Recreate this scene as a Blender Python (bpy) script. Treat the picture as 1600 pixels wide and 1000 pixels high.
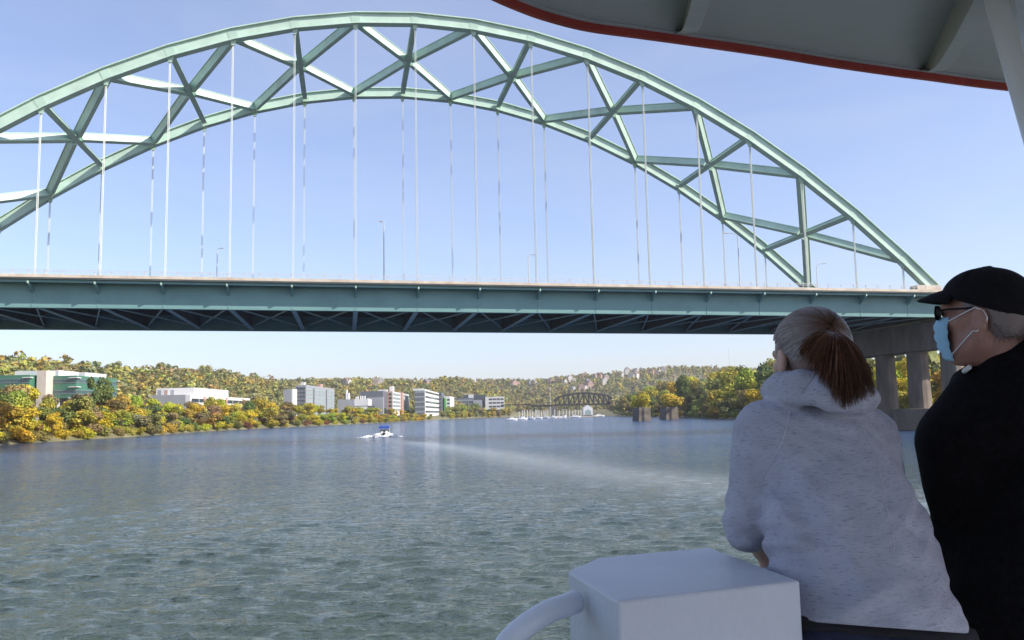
import bpy, bmesh, math, random
import numpy as np
from mathutils import Vector, Matrix, noise
random.seed(7)
for _o in list(bpy.data.objects): bpy.data.objects.remove(_o)
scene = bpy.context.scene
COL = scene.collection

# ------------------------------------------------------------------ camera
FPX, PITCH, ROLL, CAMZ = 1343.27, .1086097, -.02055, 4.5
_cp, _sp, _cr, _sr = math.cos(PITCH), math.sin(PITCH), math.cos(ROLL), math.sin(ROLL)
FW = np.array([0, _cp, _sp]); _u0 = np.array([0, -_sp, _cp]); _r0 = np.array([1., 0, 0])
RT = _cr*_r0 + _sr*_u0; UP = -_sr*_r0 + _cr*_u0
CAM = np.array([0, 0, CAMZ])
cam_d = bpy.data.cameras.new('camera'); cam = bpy.data.objects.new('camera', cam_d); COL.objects.link(cam)
cam_d.sensor_width = 36; cam_d.lens = 36*FPX/1600; cam_d.clip_start = .05; cam_d.clip_end = 20000
m4 = Matrix.Identity(4)
for i in range(3):
    m4[i][0], m4[i][1], m4[i][2], m4[i][3] = RT[i], UP[i], -FW[i], CAM[i]
cam.matrix_world = m4
scene.camera = cam

# ------------------------------------------------------------------ sky, sun, exposure
SUN_EL = math.radians(37)
SUN_H = np.array([.94, -.34]); SUN_H = SUN_H/np.linalg.norm(SUN_H)
SUN_DIR = Vector((SUN_H[0]*math.cos(SUN_EL), SUN_H[1]*math.cos(SUN_EL), math.sin(SUN_EL)))
world = bpy.data.worlds.new('World'); scene.world = world; world.use_nodes = True
wn = world.node_tree.nodes; wl = world.node_tree.links
sky = wn.new('ShaderNodeTexSky'); sky.sky_type = 'NISHITA'; sky.sun_disc = False
sky.sun_elevation = SUN_EL
sky.sun_rotation = math.atan2(SUN_DIR.x, SUN_DIR.y)
sky.altitude = 200; sky.air_density = 1.0; sky.dust_density = 1.2; sky.ozone_density = 3.5
bg = wn['Background']; bg.inputs['Strength'].default_value = .15
wt = wn.new('ShaderNodeMix'); wt.data_type = 'RGBA'; wt.blend_type = 'MULTIPLY'; wt.inputs[0].default_value = 1
wt.inputs[7].default_value = (1.05, .94, 1.0, 1)      # white balance of the whole sky
wl.new(sky.outputs[0], wt.inputs[6])
# thin high cloud veil, a little denser in faint streaks, the same all round the sky
tcw = wn.new('ShaderNodeTexCoord'); mpw = wn.new('ShaderNodeMapping'); mpw.inputs['Scale'].default_value = (1.0, 1.0, 3.2); mpw.inputs['Rotation'].default_value = (.25, .1, .4); wl.new(tcw.outputs['Generated'], mpw.inputs[0])
cn_ = wn.new('ShaderNodeTexNoise'); cn_.inputs['Scale'].default_value = 2.6; cn_.inputs['Detail'].default_value = 7; cn_.inputs['Roughness'].default_value = .58; cn_.inputs['Distortion'].default_value = .6; wl.new(mpw.outputs[0], cn_.inputs['Vector'])
cr_ = wn.new('ShaderNodeMapRange'); cr_.inputs[1].default_value = .42; cr_.inputs[2].default_value = .78; cr_.inputs[3].default_value = .15; cr_.inputs[4].default_value = .34; wl.new(cn_.outputs[0], cr_.inputs[0])
cm = wn.new('ShaderNodeMix'); cm.data_type = 'RGBA'; wl.new(cr_.outputs[0], cm.inputs[0]); wl.new(wt.outputs[2], cm.inputs[6]); cm.inputs[7].default_value = (3.5, 3.7, 4.2, 1)
wl.new(cm.outputs[2], bg.inputs[0])
sun_d = bpy.data.lights.new('sun', 'SUN'); sun_d.energy = 4.6; sun_d.angle = math.radians(.5); sun_d.color = (1, .93, .82)
sun = bpy.data.objects.new('sun', sun_d); COL.objects.link(sun)
sun.rotation_euler = SUN_DIR.to_track_quat('Z', 'Y').to_euler()
scene.view_settings.view_transform = 'Standard'; scene.view_settings.look = 'None'
scene.view_settings.gamma = 1; scene.view_settings.use_curve_mapping = False
scene.view_settings.exposure = .6
scene.cycles.max_bounces = 6; scene.cycles.diffuse_bounces = 3; scene.cycles.glossy_bounces = 3
scene.cycles.transmission_bounces = 4; scene.cycles.caustics_reflective = False; scene.cycles.caustics_refractive = False

# ------------------------------------------------------------------ measuring helpers (photo pixel -> place in the world)
def ray(px, py): return RT*(px-800)/FPX + UP*(500-py)/FPX + FW
def at(px, py, Y):
    d = ray(px, py); return CAM + d*Y/d[1]
def on_z(px, py, z):
    d = ray(px, py); return CAM + d*(z-CAMZ)/d[2]
def hor(px): return 646.5 - .02055*(px-800)

# ------------------------------------------------------------------ materials
MATS = {}
def nt(m): return m.node_tree.nodes, m.node_tree.links
def mat(name, col, rough=.6, metal=0., var=.12, scale=3., bump=0., bscale=40., stretch=(1, 1, 1), objcol=False, spec=.5, dirt=None, dirt_amt=.5, dirt_scale=.6):
    """principled with noise variation of the base colour, optional dirt patches and fine relief"""
    if name in MATS: return MATS[name]
    m = bpy.data.materials.new(name); m.use_nodes = True; MATS[name] = m
    n, l = nt(m); b = n['Principled BSDF']
    b.inputs['Roughness'].default_value = rough; b.inputs['Metallic'].default_value = metal
    b.inputs['Specular IOR Level'].default_value = spec
    tc = n.new('ShaderNodeTexCoord'); mp = n.new('ShaderNodeMapping'); mp.inputs['Scale'].default_value = stretch
    l.new(tc.outputs['Object'], mp.inputs[0])
    no = n.new('ShaderNodeTexNoise'); no.inputs['Scale'].default_value = scale; no.inputs['Detail'].default_value = 5
    l.new(mp.outputs[0], no.inputs['Vector'])
    mr = n.new('ShaderNodeMapRange'); mr.inputs[1].default_value = .3; mr.inputs[2].default_value = .7
    mr.inputs[3].default_value = 1-var; mr.inputs[4].default_value = 1+var
    l.new(no.outputs[0], mr.inputs[0])
    mx = n.new('ShaderNodeMix'); mx.data_type = 'RGBA'; mx.blend_type = 'MULTIPLY'; mx.inputs[0].default_value = 1
    if objcol:
        oi = n.new('ShaderNodeObjectInfo'); l.new(oi.outputs['Color'], mx.inputs[6])
    else: mx.inputs[6].default_value = (*col, 1)
    l.new(mr.outputs[0], mx.inputs[7])
    out = mx.outputs[2]
    if dirt:
        d = n.new('ShaderNodeTexNoise'); d.inputs['Scale'].default_value = dirt_scale; d.inputs['Detail'].default_value = 8; d.inputs['Roughness'].default_value = .7
        l.new(mp.outputs[0], d.inputs['Vector'])
        r = n.new('ShaderNodeMapRange'); r.inputs[1].default_value = .5; r.inputs[2].default_value = .75; r.inputs[3].default_value = 0; r.inputs[4].default_value = dirt_amt
        l.new(d.outputs[0], r.inputs[0])
        mx2 = n.new('ShaderNodeMix'); mx2.data_type = 'RGBA'; l.new(r.outputs[0], mx2.inputs[0]); l.new(out, mx2.inputs[6]); mx2.inputs[7].default_value = (*dirt, 1)
        out = mx2.outputs[2]
    l.new(out, b.inputs['Base Color'])
    if bump:
        bn = n.new('ShaderNodeTexNoise'); bn.inputs['Scale'].default_value = bscale; bn.inputs['Detail'].default_value = 3
        l.new(mp.outputs[0], bn.inputs['Vector'])
        bp = n.new('ShaderNodeBump'); bp.inputs['Strength'].default_value = bump; bp.inputs['Distance'].default_value = .02
        l.new(bn.outputs[0], bp.inputs['Height']); l.new(bp.outputs[0], b.inputs['Normal'])
    return m

STEEL = mat('green_steel_paint', (.47, .63, .535), .55, var=.1, scale=.35, dirt=(.24, .30, .25), dirt_amt=.35, dirt_scale=.25)
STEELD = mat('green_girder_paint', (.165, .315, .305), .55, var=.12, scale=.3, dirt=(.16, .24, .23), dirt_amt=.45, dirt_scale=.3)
STEELU = mat('grey_green_bracing_paint', (.54, .66, .58), .65, var=.15, scale=.4, dirt=(.12, .10, .07), dirt_amt=.5, dirt_scale=.4)
PLATE = mat('splice_plate_paint', (.41, .57, .48), .55, var=.1, scale=.4)
ROPE = mat('galvanised_rope', (.56, .60, .56), .5, var=.08)
PIERC = mat('stained_pier_concrete', (.21, .175, .145), .95, var=.25, scale=.5, dirt=(.06, .05, .045), dirt_amt=.7, dirt_scale=.2, stretch=(1, 1, .4), bump=.4, bscale=3)
CONC = mat('weathered_concrete', (.34, .29, .24), .9, var=.2, scale=.5, dirt=(.14, .12, .10), dirt_amt=.7, dirt_scale=.18, stretch=(1, 1, .4))
PARA = mat('rusty_tan_parapet', (.60, .52, .42), .9, var=.15, scale=.6, dirt=(.42, .26, .16), dirt_amt=.7, dirt_scale=.5)
RAILM = mat('grey_rail_metal', (.55, .55, .53), .5, var=.1)
UNDER = mat('shade_darkened_underside', (.075, .085, .082), .8, var=.2, scale=.4)  # slab, stringers and beam webs coloured dark to carry the underside shade
ASPH = mat('asphalt', (.05, .05, .05), .9)

# ------------------------------------------------------------------ mesh helpers
class MB:
    def __init__(s): s.v = []; s.f = []
    def add(s, vs, fs):
        b = len(s.v); s.v += [tuple(map(float, q)) for q in vs]; s.f += [tuple(i+b for i in q) for q in fs]
    def box(s, lo, hi):
        x0, y0, z0 = lo; x1, y1, z1 = hi
        s.add([(x0,y0,z0),(x1,y0,z0),(x1,y1,z0),(x0,y1,z0),(x0,y0,z1),(x1,y0,z1),(x1,y1,z1),(x0,y1,z1)],
              [(0,3,2,1),(4,5,6,7),(0,1,5,4),(1,2,6,5),(2,3,7,6),(3,0,4,7)])
    def bar(s, a, b, w, h, up=(0, 0, 1), w2=None, h2=None):
        """box beam from a to b, w across, h along the up side"""
        a = Vector(a); b = Vector(b); d = (b-a).normalized(); up = Vector(up)
        x = d.cross(up).normalized(); y = x.cross(d).normalized()
        vs = []
        for c, ww, hh in ((a, w, h), (b, w2 or w, h2 or h)):
            for sx, sy in ((-1,-1),(1,-1),(1,1),(-1,1)): vs.append(c+x*sx*ww/2+y*sy*hh/2)
        s.add(vs, [(0,1,2,3),(7,6,5,4),(0,4,5,1),(1,5,6,2),(2,6,7,3),(3,7,4,0)])
    def tube(s, pts, r, n=8, caps=True):
        pts = [Vector(q) for q in pts]; rs = r if hasattr(r, '__len__') else [r]*len(pts)
        prev = None; vs = []; fs = []
        for i, q in enumerate(pts):
            t = (pts[min(i+1, len(pts)-1)]-pts[max(i-1, 0)]).normalized()
            if prev is None:
                x = t.orthogonal().normalized()
            else: x = (prev - t*prev.dot(t)).normalized()
            prev = x; y = t.cross(x)
            for k in range(n):
                a = 2*math.pi*k/n; vs.append(q+(x*math.cos(a)+y*math.sin(a))*rs[i])
        for i in range(len(pts)-1):
            for k in range(n): fs.append((i*n+k, i*n+(k+1) % n, (i+1)*n+(k+1) % n, (i+1)*n+k))
        if caps: fs.append(tuple(range(n))[::-1]); fs.append(tuple(range((len(pts)-1)*n, len(pts)*n)))
        s.add(vs, fs)
    def prism(s, poly, z0, z1):
        k = len(poly)
        s.add([(p[0], p[1], z0) for p in poly]+[(p[0], p[1], z1) for p in poly],
              [tuple(range(k))[::-1], tuple(range(k, 2*k))]+[(i, (i+1) % k, k+(i+1) % k, k+i) for i in range(k)])
    def mesh(s, name, m=None, smooth=False, recalc=True):
        me = bpy.data.meshes.new(name); me.from_pydata(s.v, [], s.f); 
        if recalc:
            bm = bmesh.new(); bm.from_mesh(me); bmesh.ops.recalc_face_normals(bm, faces=bm.faces); bm.to_mesh(me); bm.free()
        for mm in (m if isinstance(m, (list, tuple)) else [m]):
            if mm: me.materials.append(mm)
        if smooth: me.polygons.foreach_set('use_smooth', [True]*len(me.polygons))
        return me
    def build(s, name, m, parent=None, smooth=False, bevel=0):
        o = link(name, s.mesh(name, m, smooth), parent)
        if bevel:
            b = o.modifiers.new('bevel', 'BEVEL'); b.width = bevel; b.segments = 2; b.limit_method = 'ANGLE'
        return o
def link(name, me, parent=None, loc=None):
    o = bpy.data.objects.new(name, me); COL.objects.link(o)
    if parent is not None:
        o.parent = parent; o.matrix_parent_inverse = Matrix.Translation(-WL(parent)) if loc is None else Matrix.Identity(4)
    if loc is not None: o.location = loc
    return o
def WL(p):
    v = Vector((0, 0, 0))
    while p is not None:
        v = v + Vector(p.location)
        if p.parent is not None: v = v + p.matrix_parent_inverse.translation
        p = p.parent
    return v
def tag(o, label=None, cat=None, group=None, kind=None):
    for k, v in (('label', label), ('category', cat), ('group', group), ('kind', kind)):
        if v: o[k] = v
    return o
def empty(name, loc, label, cat, group=None):
    o = bpy.data.objects.new(name, None); COL.objects.link(o); o.location = loc; o.empty_display_size = .1
    return tag(o, label, cat, group)
def struct(name, me): return tag(link(name, me), kind='structure')
def interp(x, xs, ys): return float(np.interp(x, xs, ys))
def sstep(a, b, x):
    t = np.clip((x-a)/(b-a), 0, 1); return t*t*(3-2*t)

# ------------------------------------------------------------------ terrain and water
LSY = [-400, 100, 188, 227, 253, 330, 406, 575, 863, 1060, 1185, 1260]
LSX = [-118, -114, -112, -114, -113, -121, -121, -96, -77, -47, 0, 60]
RSY = [-400, 120, 160, 250, 385, 550, 840, 1100, 1260]
RSX = [92, 90, 92, 96, 99, 106, 97, 96, 60]
def xl(y): return np.interp(y, LSY, LSX)
def xr(y): return np.interp(y, RSY, RSX)
# skyline of the wooded left ridge and of the far hill, as heights of the land
SKX = [-600, 0, 60, 100, 160, 250, 310, 400, 440, 500, 560, 600, 640, 690, 740, 790]
SKY = [545, 560, 567, 567, 577, 576, 578, 589, 596, 594, 594, 595, 598, 592, 590, 597]
FKX = [300, 430, 600, 700, 790, 830, 900, 950, 1000, 1050, 1090, 1150, 1300, 1500, 2200]
FKY = [598, 598, 596, 597, 597, 597, 590, 587, 580, 576, 577, 579, 582, 588, 590]
def ridge_Y(px):      # distance of the crest of the left ridge
    ratio = max(.05, (800-px)/FPX)
    return min(1500., 345/ratio)
def terrain_z(x, y):
    x = np.asarray(x, float); y = np.asarray(y, float)
    yy = np.maximum(y, 30.)
    tl = xl(y) - x; tr = x - xr(y); tf = y - 1265
    t = np.maximum(np.maximum(tl, tr), tf)         # metres inland
    z = np.where(t < 0, np.maximum(-4, t*.5), np.minimum(t*.45, 3.6) + np.clip((t-9)*.05, 0, 4))
    px = 800 + FPX*x/yy
    # left ridge
    ry = np.minimum(1500, 345/np.maximum(.05, (800-px)/FPX))
    crest = (hor(px)-np.interp(px, SKX, SKY))/FPX*ry + CAMZ - 11
    g = np.where(px < 800, sstep(.62, 1.0, yy/ry), 0)
    zl = g*np.maximum(crest-8, 0)*sstep(40, 160, tl)
    # far hill
    crest2 = (hor(px)-np.interp(px, FKX, FKY))/FPX*2050 + CAMZ - 8
    zf = sstep(1300, 2050, yy)*np.maximum(crest2-6, 0)*sstep(0, 60, np.maximum(tf, np.maximum(tl, tr)))
    zf = np.where(px < 1250, zf, zf)
    # right bank slope
    zr = sstep(12, 150, tr)*np.where(yy < 1200, 16., 0)*sstep(120, 300, yy)
    return z + np.maximum(np.maximum(zl, zf), zr)
def grid_sheet(name, xs_fn, ys, nx, zf, m):
    V = []; 
    for y in ys:
        V.append(np.c_[xs_fn(y), np.full(nx, y)])
    V = np.concatenate(V); z = zf(V[:, 0], V[:, 1])
    V = np.c_[V, z]; ny = len(ys)
    i = np.arange(ny-1)[:, None]*nx + np.arange(nx-1)[None, :]
    F = np.stack([i, i+1, i+nx+1, i+nx], -1).reshape(-1, 4)
    me = bpy.data.meshes.new(name); me.from_pydata(V.tolist(), [], F.tolist()); me.materials.append(m)
    me.polygons.foreach_set('use_smooth', [True]*len(me.polygons))
    return me, V
GROUND = mat('bank_earth_and_grass', (.14, .13, .06), .95, var=.35, scale=.08, dirt=(.30, .24, .16), dirt_amt=.8, dirt_scale=.05)
ys = np.concatenate([np.linspace(-400, 100, 12), np.geomspace(115, 1400, 150), np.linspace(1420, 2300, 45), [2500, 2800, 3200]])
me, _ = grid_sheet('ground', lambda y: np.concatenate([np.linspace(-3000, -900, 12), np.linspace(-880, 880, 240), np.linspace(900, 3000, 12)]), ys, 264, terrain_z, GROUND)
struct('ground', me)

def water_mat():
    m = bpy.data.materials.new('river_water'); m.use_nodes = True; n, l = nt(m); b = n['Principled BSDF']
    b.inputs['Base Color'].default_value = (.055, .075, .052, 1); b.inputs['Roughness'].default_value = .12; b.inputs['IOR'].default_value = 1.33
    geo = n.new('ShaderNodeNewGeometry')
    def noise(sx, sy, scale, detail, rough=.55, dist=0.):
        mp = n.new('ShaderNodeMapping'); mp.inputs['Scale'].default_value = (sx, sy, 1); mp.inputs['Rotation'].default_value = (0, 0, .12)
        l.new(geo.outputs['Position'], mp.inputs[0])
        t = n.new('ShaderNodeTexNoise'); t.inputs['Scale'].default_value = scale; t.inputs['Detail'].default_value = detail
        t.inputs['Roughness'].default_value = rough; t.inputs['Distortion'].default_value = dist
        l.new(mp.outputs[0], t.inputs['Vector']); return t.outputs[0]
    def math_(op, a, bb):
        q = n.new('ShaderNodeMath'); q.operation = op
        for i, v in enumerate((a, bb)):
            if isinstance(v, (int, float)): q.inputs[i].default_value = v
            else: l.new(v, q.inputs[i])
        return q.outputs[0]
    # wind lanes and the wake change how ruffled the surface is
    lane = noise(.25, 1, .03, 3, .55, .8)
    mr = n.new('ShaderNodeMapRange'); mr.inputs[1].default_value = .38; mr.inputs[2].default_value = .62; mr.inputs[3].default_value = .75; mr.inputs[4].default_value = 1.1
    l.new(lane, mr.inputs[0])
    at_ = n.new('ShaderNodeAttribute'); at_.attribute_name = 'wake'
    st = math_('MULTIPLY', mr.outputs[0], math_('SUBTRACT', 1.0, math_('MULTIPLY', at_.outputs['Fac'], .25)))
    def vmath(op, a, bb):
        q = n.new('ShaderNodeVectorMath'); q.operation = op; l.new(a, q.inputs[0])
        if isinstance(bb, tuple): q.inputs[1].default_value = bb
        else: l.new(bb, q.inputs[3 if op == 'SCALE' else 1])
        return q.outputs[0]
    tot = None
    for sc, amp, sy in ((1.1, .4, .6), (4.2, 1.15, .4), (9.5, 1.9, .42), (22, 1.8, .5)):
        mp = n.new('ShaderNodeMapping'); mp.inputs['Scale'].default_value = (sy, 1, 1); mp.inputs['Rotation'].default_value = (0, 0, .12); l.new(geo.outputs['Position'], mp.inputs[0])
        t = n.new('ShaderNodeTexNoise'); t.inputs['Scale'].default_value = sc; t.inputs['Detail'].default_value = 2.5; t.inputs['Distortion'].default_value = .35; l.new(mp.outputs[0], t.inputs['Vector'])
        v = vmath('MULTIPLY', vmath('SUBTRACT', t.outputs['Color'], (.5, .5, .5)), (amp*.75, amp, 0))
        tot = v if tot is None else vmath('ADD', tot, v)
    tot = vmath('SCALE', tot, st)
    nv = vmath('NORMALIZE', vmath('ADD', geo.outputs['Normal'], tot), (0, 0, 0))
    l.new(nv, b.inputs['Normal'])
    # thin aerated foam trailing in the wake
    foam = n.new('ShaderNodeMapRange'); foam.inputs[1].default_value = .52; foam.inputs[2].default_value = .75; foam.inputs[3].default_value = 0; foam.inputs[4].default_value = .35
    l.new(noise(.5, 1, 1.3, 5, .7), foam.inputs[0])
    fm = math_('MULTIPLY', math_('ADD', math_('MULTIPLY', foam.outputs[0], 1.5), .20), at_.outputs['Fac'])
    # green-grey base turning blue with distance, painting in the far sky reflection
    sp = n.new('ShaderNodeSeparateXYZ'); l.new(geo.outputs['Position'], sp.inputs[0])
    far_blue = n.new('ShaderNodeMapRange'); far_blue.interpolation_type = 'SMOOTHSTEP'; far_blue.inputs[1].default_value = 15; far_blue.inputs[2].default_value = 150
    l.new(math_('ADD', sp.outputs[1], math_('MULTIPLY', math_('SUBTRACT', lane, .5), 90.)), far_blue.inputs[0])
    wb = n.new('ShaderNodeMix'); wb.data_type = 'RGBA'; l.new(far_blue.outputs[0], wb.inputs[0]); wb.inputs[6].default_value = (.05, .071, .056, 1); wb.inputs[7].default_value = (.024, .062, .14, 1)
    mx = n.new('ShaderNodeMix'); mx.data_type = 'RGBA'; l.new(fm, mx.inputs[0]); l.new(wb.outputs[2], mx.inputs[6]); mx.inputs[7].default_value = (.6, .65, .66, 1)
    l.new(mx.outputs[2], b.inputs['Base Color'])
    return m
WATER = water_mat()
ys = np.concatenate([[-900, -300, -60, -10, 3], np.geomspace(11, 1500, 820)])
def waves(x, y):
    """choppy water: many short crossing wave trains, each fading out where the sheet is too coarse for it"""
    rg = np.random.RandomState(3); z = np.zeros_like(x); cell = np.maximum(.006*np.abs(y), .05)
    for i in range(72):
        lam = .3*(5.0**rg.rand()); a = rg.normal(1.4, .55); amp = .0040*lam*rg.uniform(.6, 1.5); ph = rg.rand()*6.28
        k = 2*math.pi/lam
        z += amp*np.clip((lam/cell-3)/4, 0, 1)*np.sin(k*(x*math.cos(a)+y*math.sin(a))+ph+1.2*np.sin(.11*x+.07*y+i))
    return np.where(y < 5, 0, z)
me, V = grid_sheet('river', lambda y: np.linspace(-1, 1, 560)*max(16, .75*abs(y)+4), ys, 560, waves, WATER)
WK = np.array([[-25.5, 181], [-21, 158], [-13.5, 136], [-6, 112], [0, 90], [4.5, 72], [10.5, 56], [16, 46], [26, 32]], float)
def polydist(P, L):
    best = np.full(len(P), 1e9); s = np.zeros(len(P))
    for i in range(len(L)-1):
        a, b = L[i], L[i+1]; ab = b-a
        t = np.clip(((P-a)@ab)/(ab@ab), 0, 1); q = a+t[:, None]*ab
        d = np.hypot(*(P-q).T); k = d < best; best[k] = d[k]; s[k] = i+t[k]
    return best, s
dd, ss = polydist(V[:, :2], WK)
wid = 1.8 + ss*.55
wk = np.exp(-(dd/wid)**2)*np.clip(1.5-ss*.1, 0, 1.4)
d2, s2 = polydist(V[:, :2], np.array([[-29, 181], [-38, 176], [-56, 168], [-80, 160]], float))
wk = np.maximum(wk, .55*np.exp(-(d2/(1.2+s2*1.2))**2)*np.clip(1-s2/3, 0, 1))
me.attributes.new('wake', 'FLOAT', 'POINT').data.foreach_set('value', wk.astype(np.float32))
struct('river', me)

# ------------------------------------------------------------------ arch bridge
TH = .19058561; BD = np.array([math.cos(TH), math.sin(TH)]); BN = np.array([-math.sin(TH), math.cos(TH)]); PL = 9.75
BASE = np.array([-7.430752, 12.741317])*PL; RIBW = 32.78
def Wk(k): return k - .0004298*(k-8.399)**3
def rib_z(k): w = Wk(k); return (6.5353-.0512669*(w-6.16035)**2-.00864925*(w-6.16035))*PL+4.5
def grade(k): return -.00864925*(Wk(k)-6.16035)*PL
def BP(k, o, z):
    q = BASE + Wk(k)*PL*BD + o*BN; return Vector((q[0], q[1], z))
BD3 = Vector((BD[0], BD[1], 0)); BN3 = Vector((BN[0], BN[1], 0))
bridge = empty('arch_bridge', BP(6, RIBW/2, 0), 'pale green steel tied arch bridge with latticed top bracing spanning the whole river', 'bridge')
KS = list(range(-4, 16))
KL, KR = -3.35, 15.62       # where the ribs meet the deck
ks_rib = [KL]+[k for k in range(-3, 16)]+[KR]
def rib_c(k, o): return BP(k, o, rib_z(k)+1.05)
# ribs: one part per rib, its segments, flanges and splice plates sub-parts
for o_, in ((0.,), (RIBW,)):
    rib = None
    for a, b in zip(ks_rib[:-1], ks_rib[1:]):
        A, Bq = rib_c(a, o_), rib_c(b, o_)
        d = (Bq-A).normalized(); upv = BN3.cross(d)*-1
        if upv.z < 0: upv = -upv
        m = MB()
        A2 = A - d*.02*0; B2 = Bq
        m.bar(A2, B2, 1.15, 1.55, upv)
        m.bar(A2+upv*.86, B2+upv*.86, 1.95, .17, upv)
        m.bar(A2-upv*.84, B2-upv*.84, 1.5, .13, upv)
        seg_name = 'rib_segment'
        if rib is None:
            rib = m.build('arch_rib', STEEL, bridge); cur = rib
        else: cur = m.build(seg_name, STEEL, rib)
    for k in range(-3, 16):
        P = rib_c(k, o_); d = (rib_c(k+.5, o_)-rib_c(k-.5, o_)).normalized(); upv = BN3.cross(d)*-1
        if upv.z < 0: upv = -upv
        m = MB(); m.bar(P-d*.72, P+d*.72, 1.24, 1.62, upv)
        m.build('splice_plate', PLATE, rib)
        # hanger bracket
        m = MB(); q = BP(k, o_, rib_z(k)+.35)
        m.add([q+BD3*s*.55+BN3*t*.28+Vector((0, 0, .1)) for s, t in ((-1,-1),(1,-1),(1,1),(-1,1))]+[q+BD3*s*.22+BN3*t*.2-Vector((0, 0, 1.0)) for s, t in ((-1,-1),(1,-1),(1,1),(-1,1))],
              [(0,1,2,3),(7,6,5,4),(0,4,5,1),(1,5,6,2),(2,6,7,3),(3,7,4,0)])
        m.build('hanger_bracket', PLATE, rib)
        top = rib_z(k)-.6; bot = 24.6+grade(k)
        if top-bot > 1:
            m = MB()
            for sx in (-1, 1):
                for sy in (-1, 1):
                    m.tube([BP(k, o_, bot)+BD3*sx*.09+BN3*sy*.09, BP(k, o_, top)+BD3*sx*.09+BN3*sy*.09], .038 if o_ < 1 else .032, 6)
            m.build('hanger', ROPE, bridge)
# lateral bracing between the ribs
def brace(name, k0, o0, k1, o1, w, h):
    A, Bq = rib_c(k0, o0), rib_c(k1, o1)
    d = (Bq-A).normalized(); km = (k0+k1)/2
    t = (rib_c(km+.5, 0)-rib_c(km-.5, 0)).normalized(); upv = (BN3.cross(t))*-1
    if upv.z < 0: upv = -upv
    m = MB(); m.bar(A+d*.5, Bq-d*.5, w, h, upv)
    m.bar(A+d*.5+upv*(h/2+.04), Bq-d*.5+upv*(h/2+.04), w+.25, .08, upv)
    m.bar(A+d*.5-upv*(h/2+.04), Bq-d*.5-upv*(h/2+.04), w+.25, .08, upv)
    m.build(name, STEEL, bridge)
for k in range(-2, 16, 2):
    brace('lateral_strut', k, .5, k, RIBW-.5, .62, .95)
    for s in (-1, 1):
        # half diagonals meet at the strut
        if k+s > KR or k+s < KL: continue
        brace('lateral_diagonal', k+s, .5, k+s*.04, RIBW/2-.4, .62, 1.3)
        brace('lateral_diagonal', k+s, RIBW-.5, k+s*.04, RIBW/2+.4, .62, 1.3)
# deck
def strip(k0, k1, o0, o1, z0, z1, step=1):
    m = MB(); ks = np.arange(k0, k1+.01, step); vs = []; fs = []
    for k in ks:
        g = grade(k)
        for o, z in ((o0, z0), (o1, z0), (o1, z1), (o0, z1)): vs.append(BP(k, o, z+g))
    for i in range(len(ks)-1):
        a = i*4
        for j in range(4): fs.append((a+j, a+(j+1) % 4, a+4+(j+1) % 4, a+4+j))
    fs.append((0, 1, 2, 3)); e = (len(ks)-1)*4; fs.append((e, e+1, e+2, e+3))
    m.add(vs, fs); return m
K0, K1 = -9, 24
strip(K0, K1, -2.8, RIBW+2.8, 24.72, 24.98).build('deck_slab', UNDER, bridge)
strip(K0, K1, 1.2, RIBW-1.2, 24.954, 25.03).build('roadway', ASPH, bridge)
for o0, o1 in ((-2.75, -2.35), (RIBW+2.35, RIBW+2.75)):
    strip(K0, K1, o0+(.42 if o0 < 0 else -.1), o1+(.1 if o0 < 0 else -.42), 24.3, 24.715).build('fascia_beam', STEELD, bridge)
    strip(K0, K1, o0+.0, o1-.0, 24.984, 25.42).build('parapet', PARA, bridge)
for o_, s in ((0., -1), (RIBW, 1)):
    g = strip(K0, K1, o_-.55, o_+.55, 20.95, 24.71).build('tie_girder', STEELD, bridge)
    strip(K0, K1, o_-.545, o_+.545, 20.82, 20.945).build('bottom_flange', STEELD, g)
    for k in range(-4, 16):      # thin web stiffeners at panel points
        q = BP(k, o_+s*.6, 0)
        m = MB(); m.bar(BP(k, o_+s*.57, 20.96+grade(k)), BP(k, o_+s*.57, 24.5+grade(k)), .12, .07, BN3); m.build('web_stiffener', STEELD, g)
# cantilever brackets under the overhang, rail posts and rails
for o_, s in ((0., -1), (RIBW, 1)):
    for k in np.arange(-4, 18):
        g = grade(k); m = MB()
        pr = [(0.56, 22.9), (.56, 24.4), (2.5, 24.4), (2.5, 24.05)]
        vs = [BP(k, o_+s*a, z+g)+BD3*t*.12 for t in (-1, 1) for a, z in pr]
        m.add(vs, [(0,1,2,3),(7,6,5,4),(0,4,5,1),(1,5,6,2),(2,6,7,3),(3,7,4,0)])
        m.box((0,0,0), (0,0,0)) if False else None
        br = m.build('overhang_bracket', STEELD, bridge)
        m = MB(); q = BP(k, o_+s*2.55, 24.3+g); m.bar(q-BD3*.11, q+BD3*.11, .2, .34); m.build('bracket_cap', PLATE, br)
    rl = MB()
    for z in (26.12, 25.86):
        for k in range(-6, 19): rl.bar(BP(k, o_+s*2.55, z+grade(k)), BP(k+1, o_+s*2.55, z+grade(k+1)), .07, .07)
    rail = rl.build('railing', RAILM, bridge)
    pm = MB(); pm.bar((0, 0, 0), (0, 0, .74), .10, .10, (0, 1, 0)); pme = pm.mesh('rail_post', RAILM)
    for k in np.arange(-2, 18, .25 if s < 0 else .5):
        q = BP(k, o_+s*2.55, 25.4+grade(k))
        ob = bpy.data.objects.new('rail_post', pme); COL.objects.link(ob); ob.parent = rail; ob.matrix_parent_inverse = Matrix.Translation(-WL(rail)); ob.location = q
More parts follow.
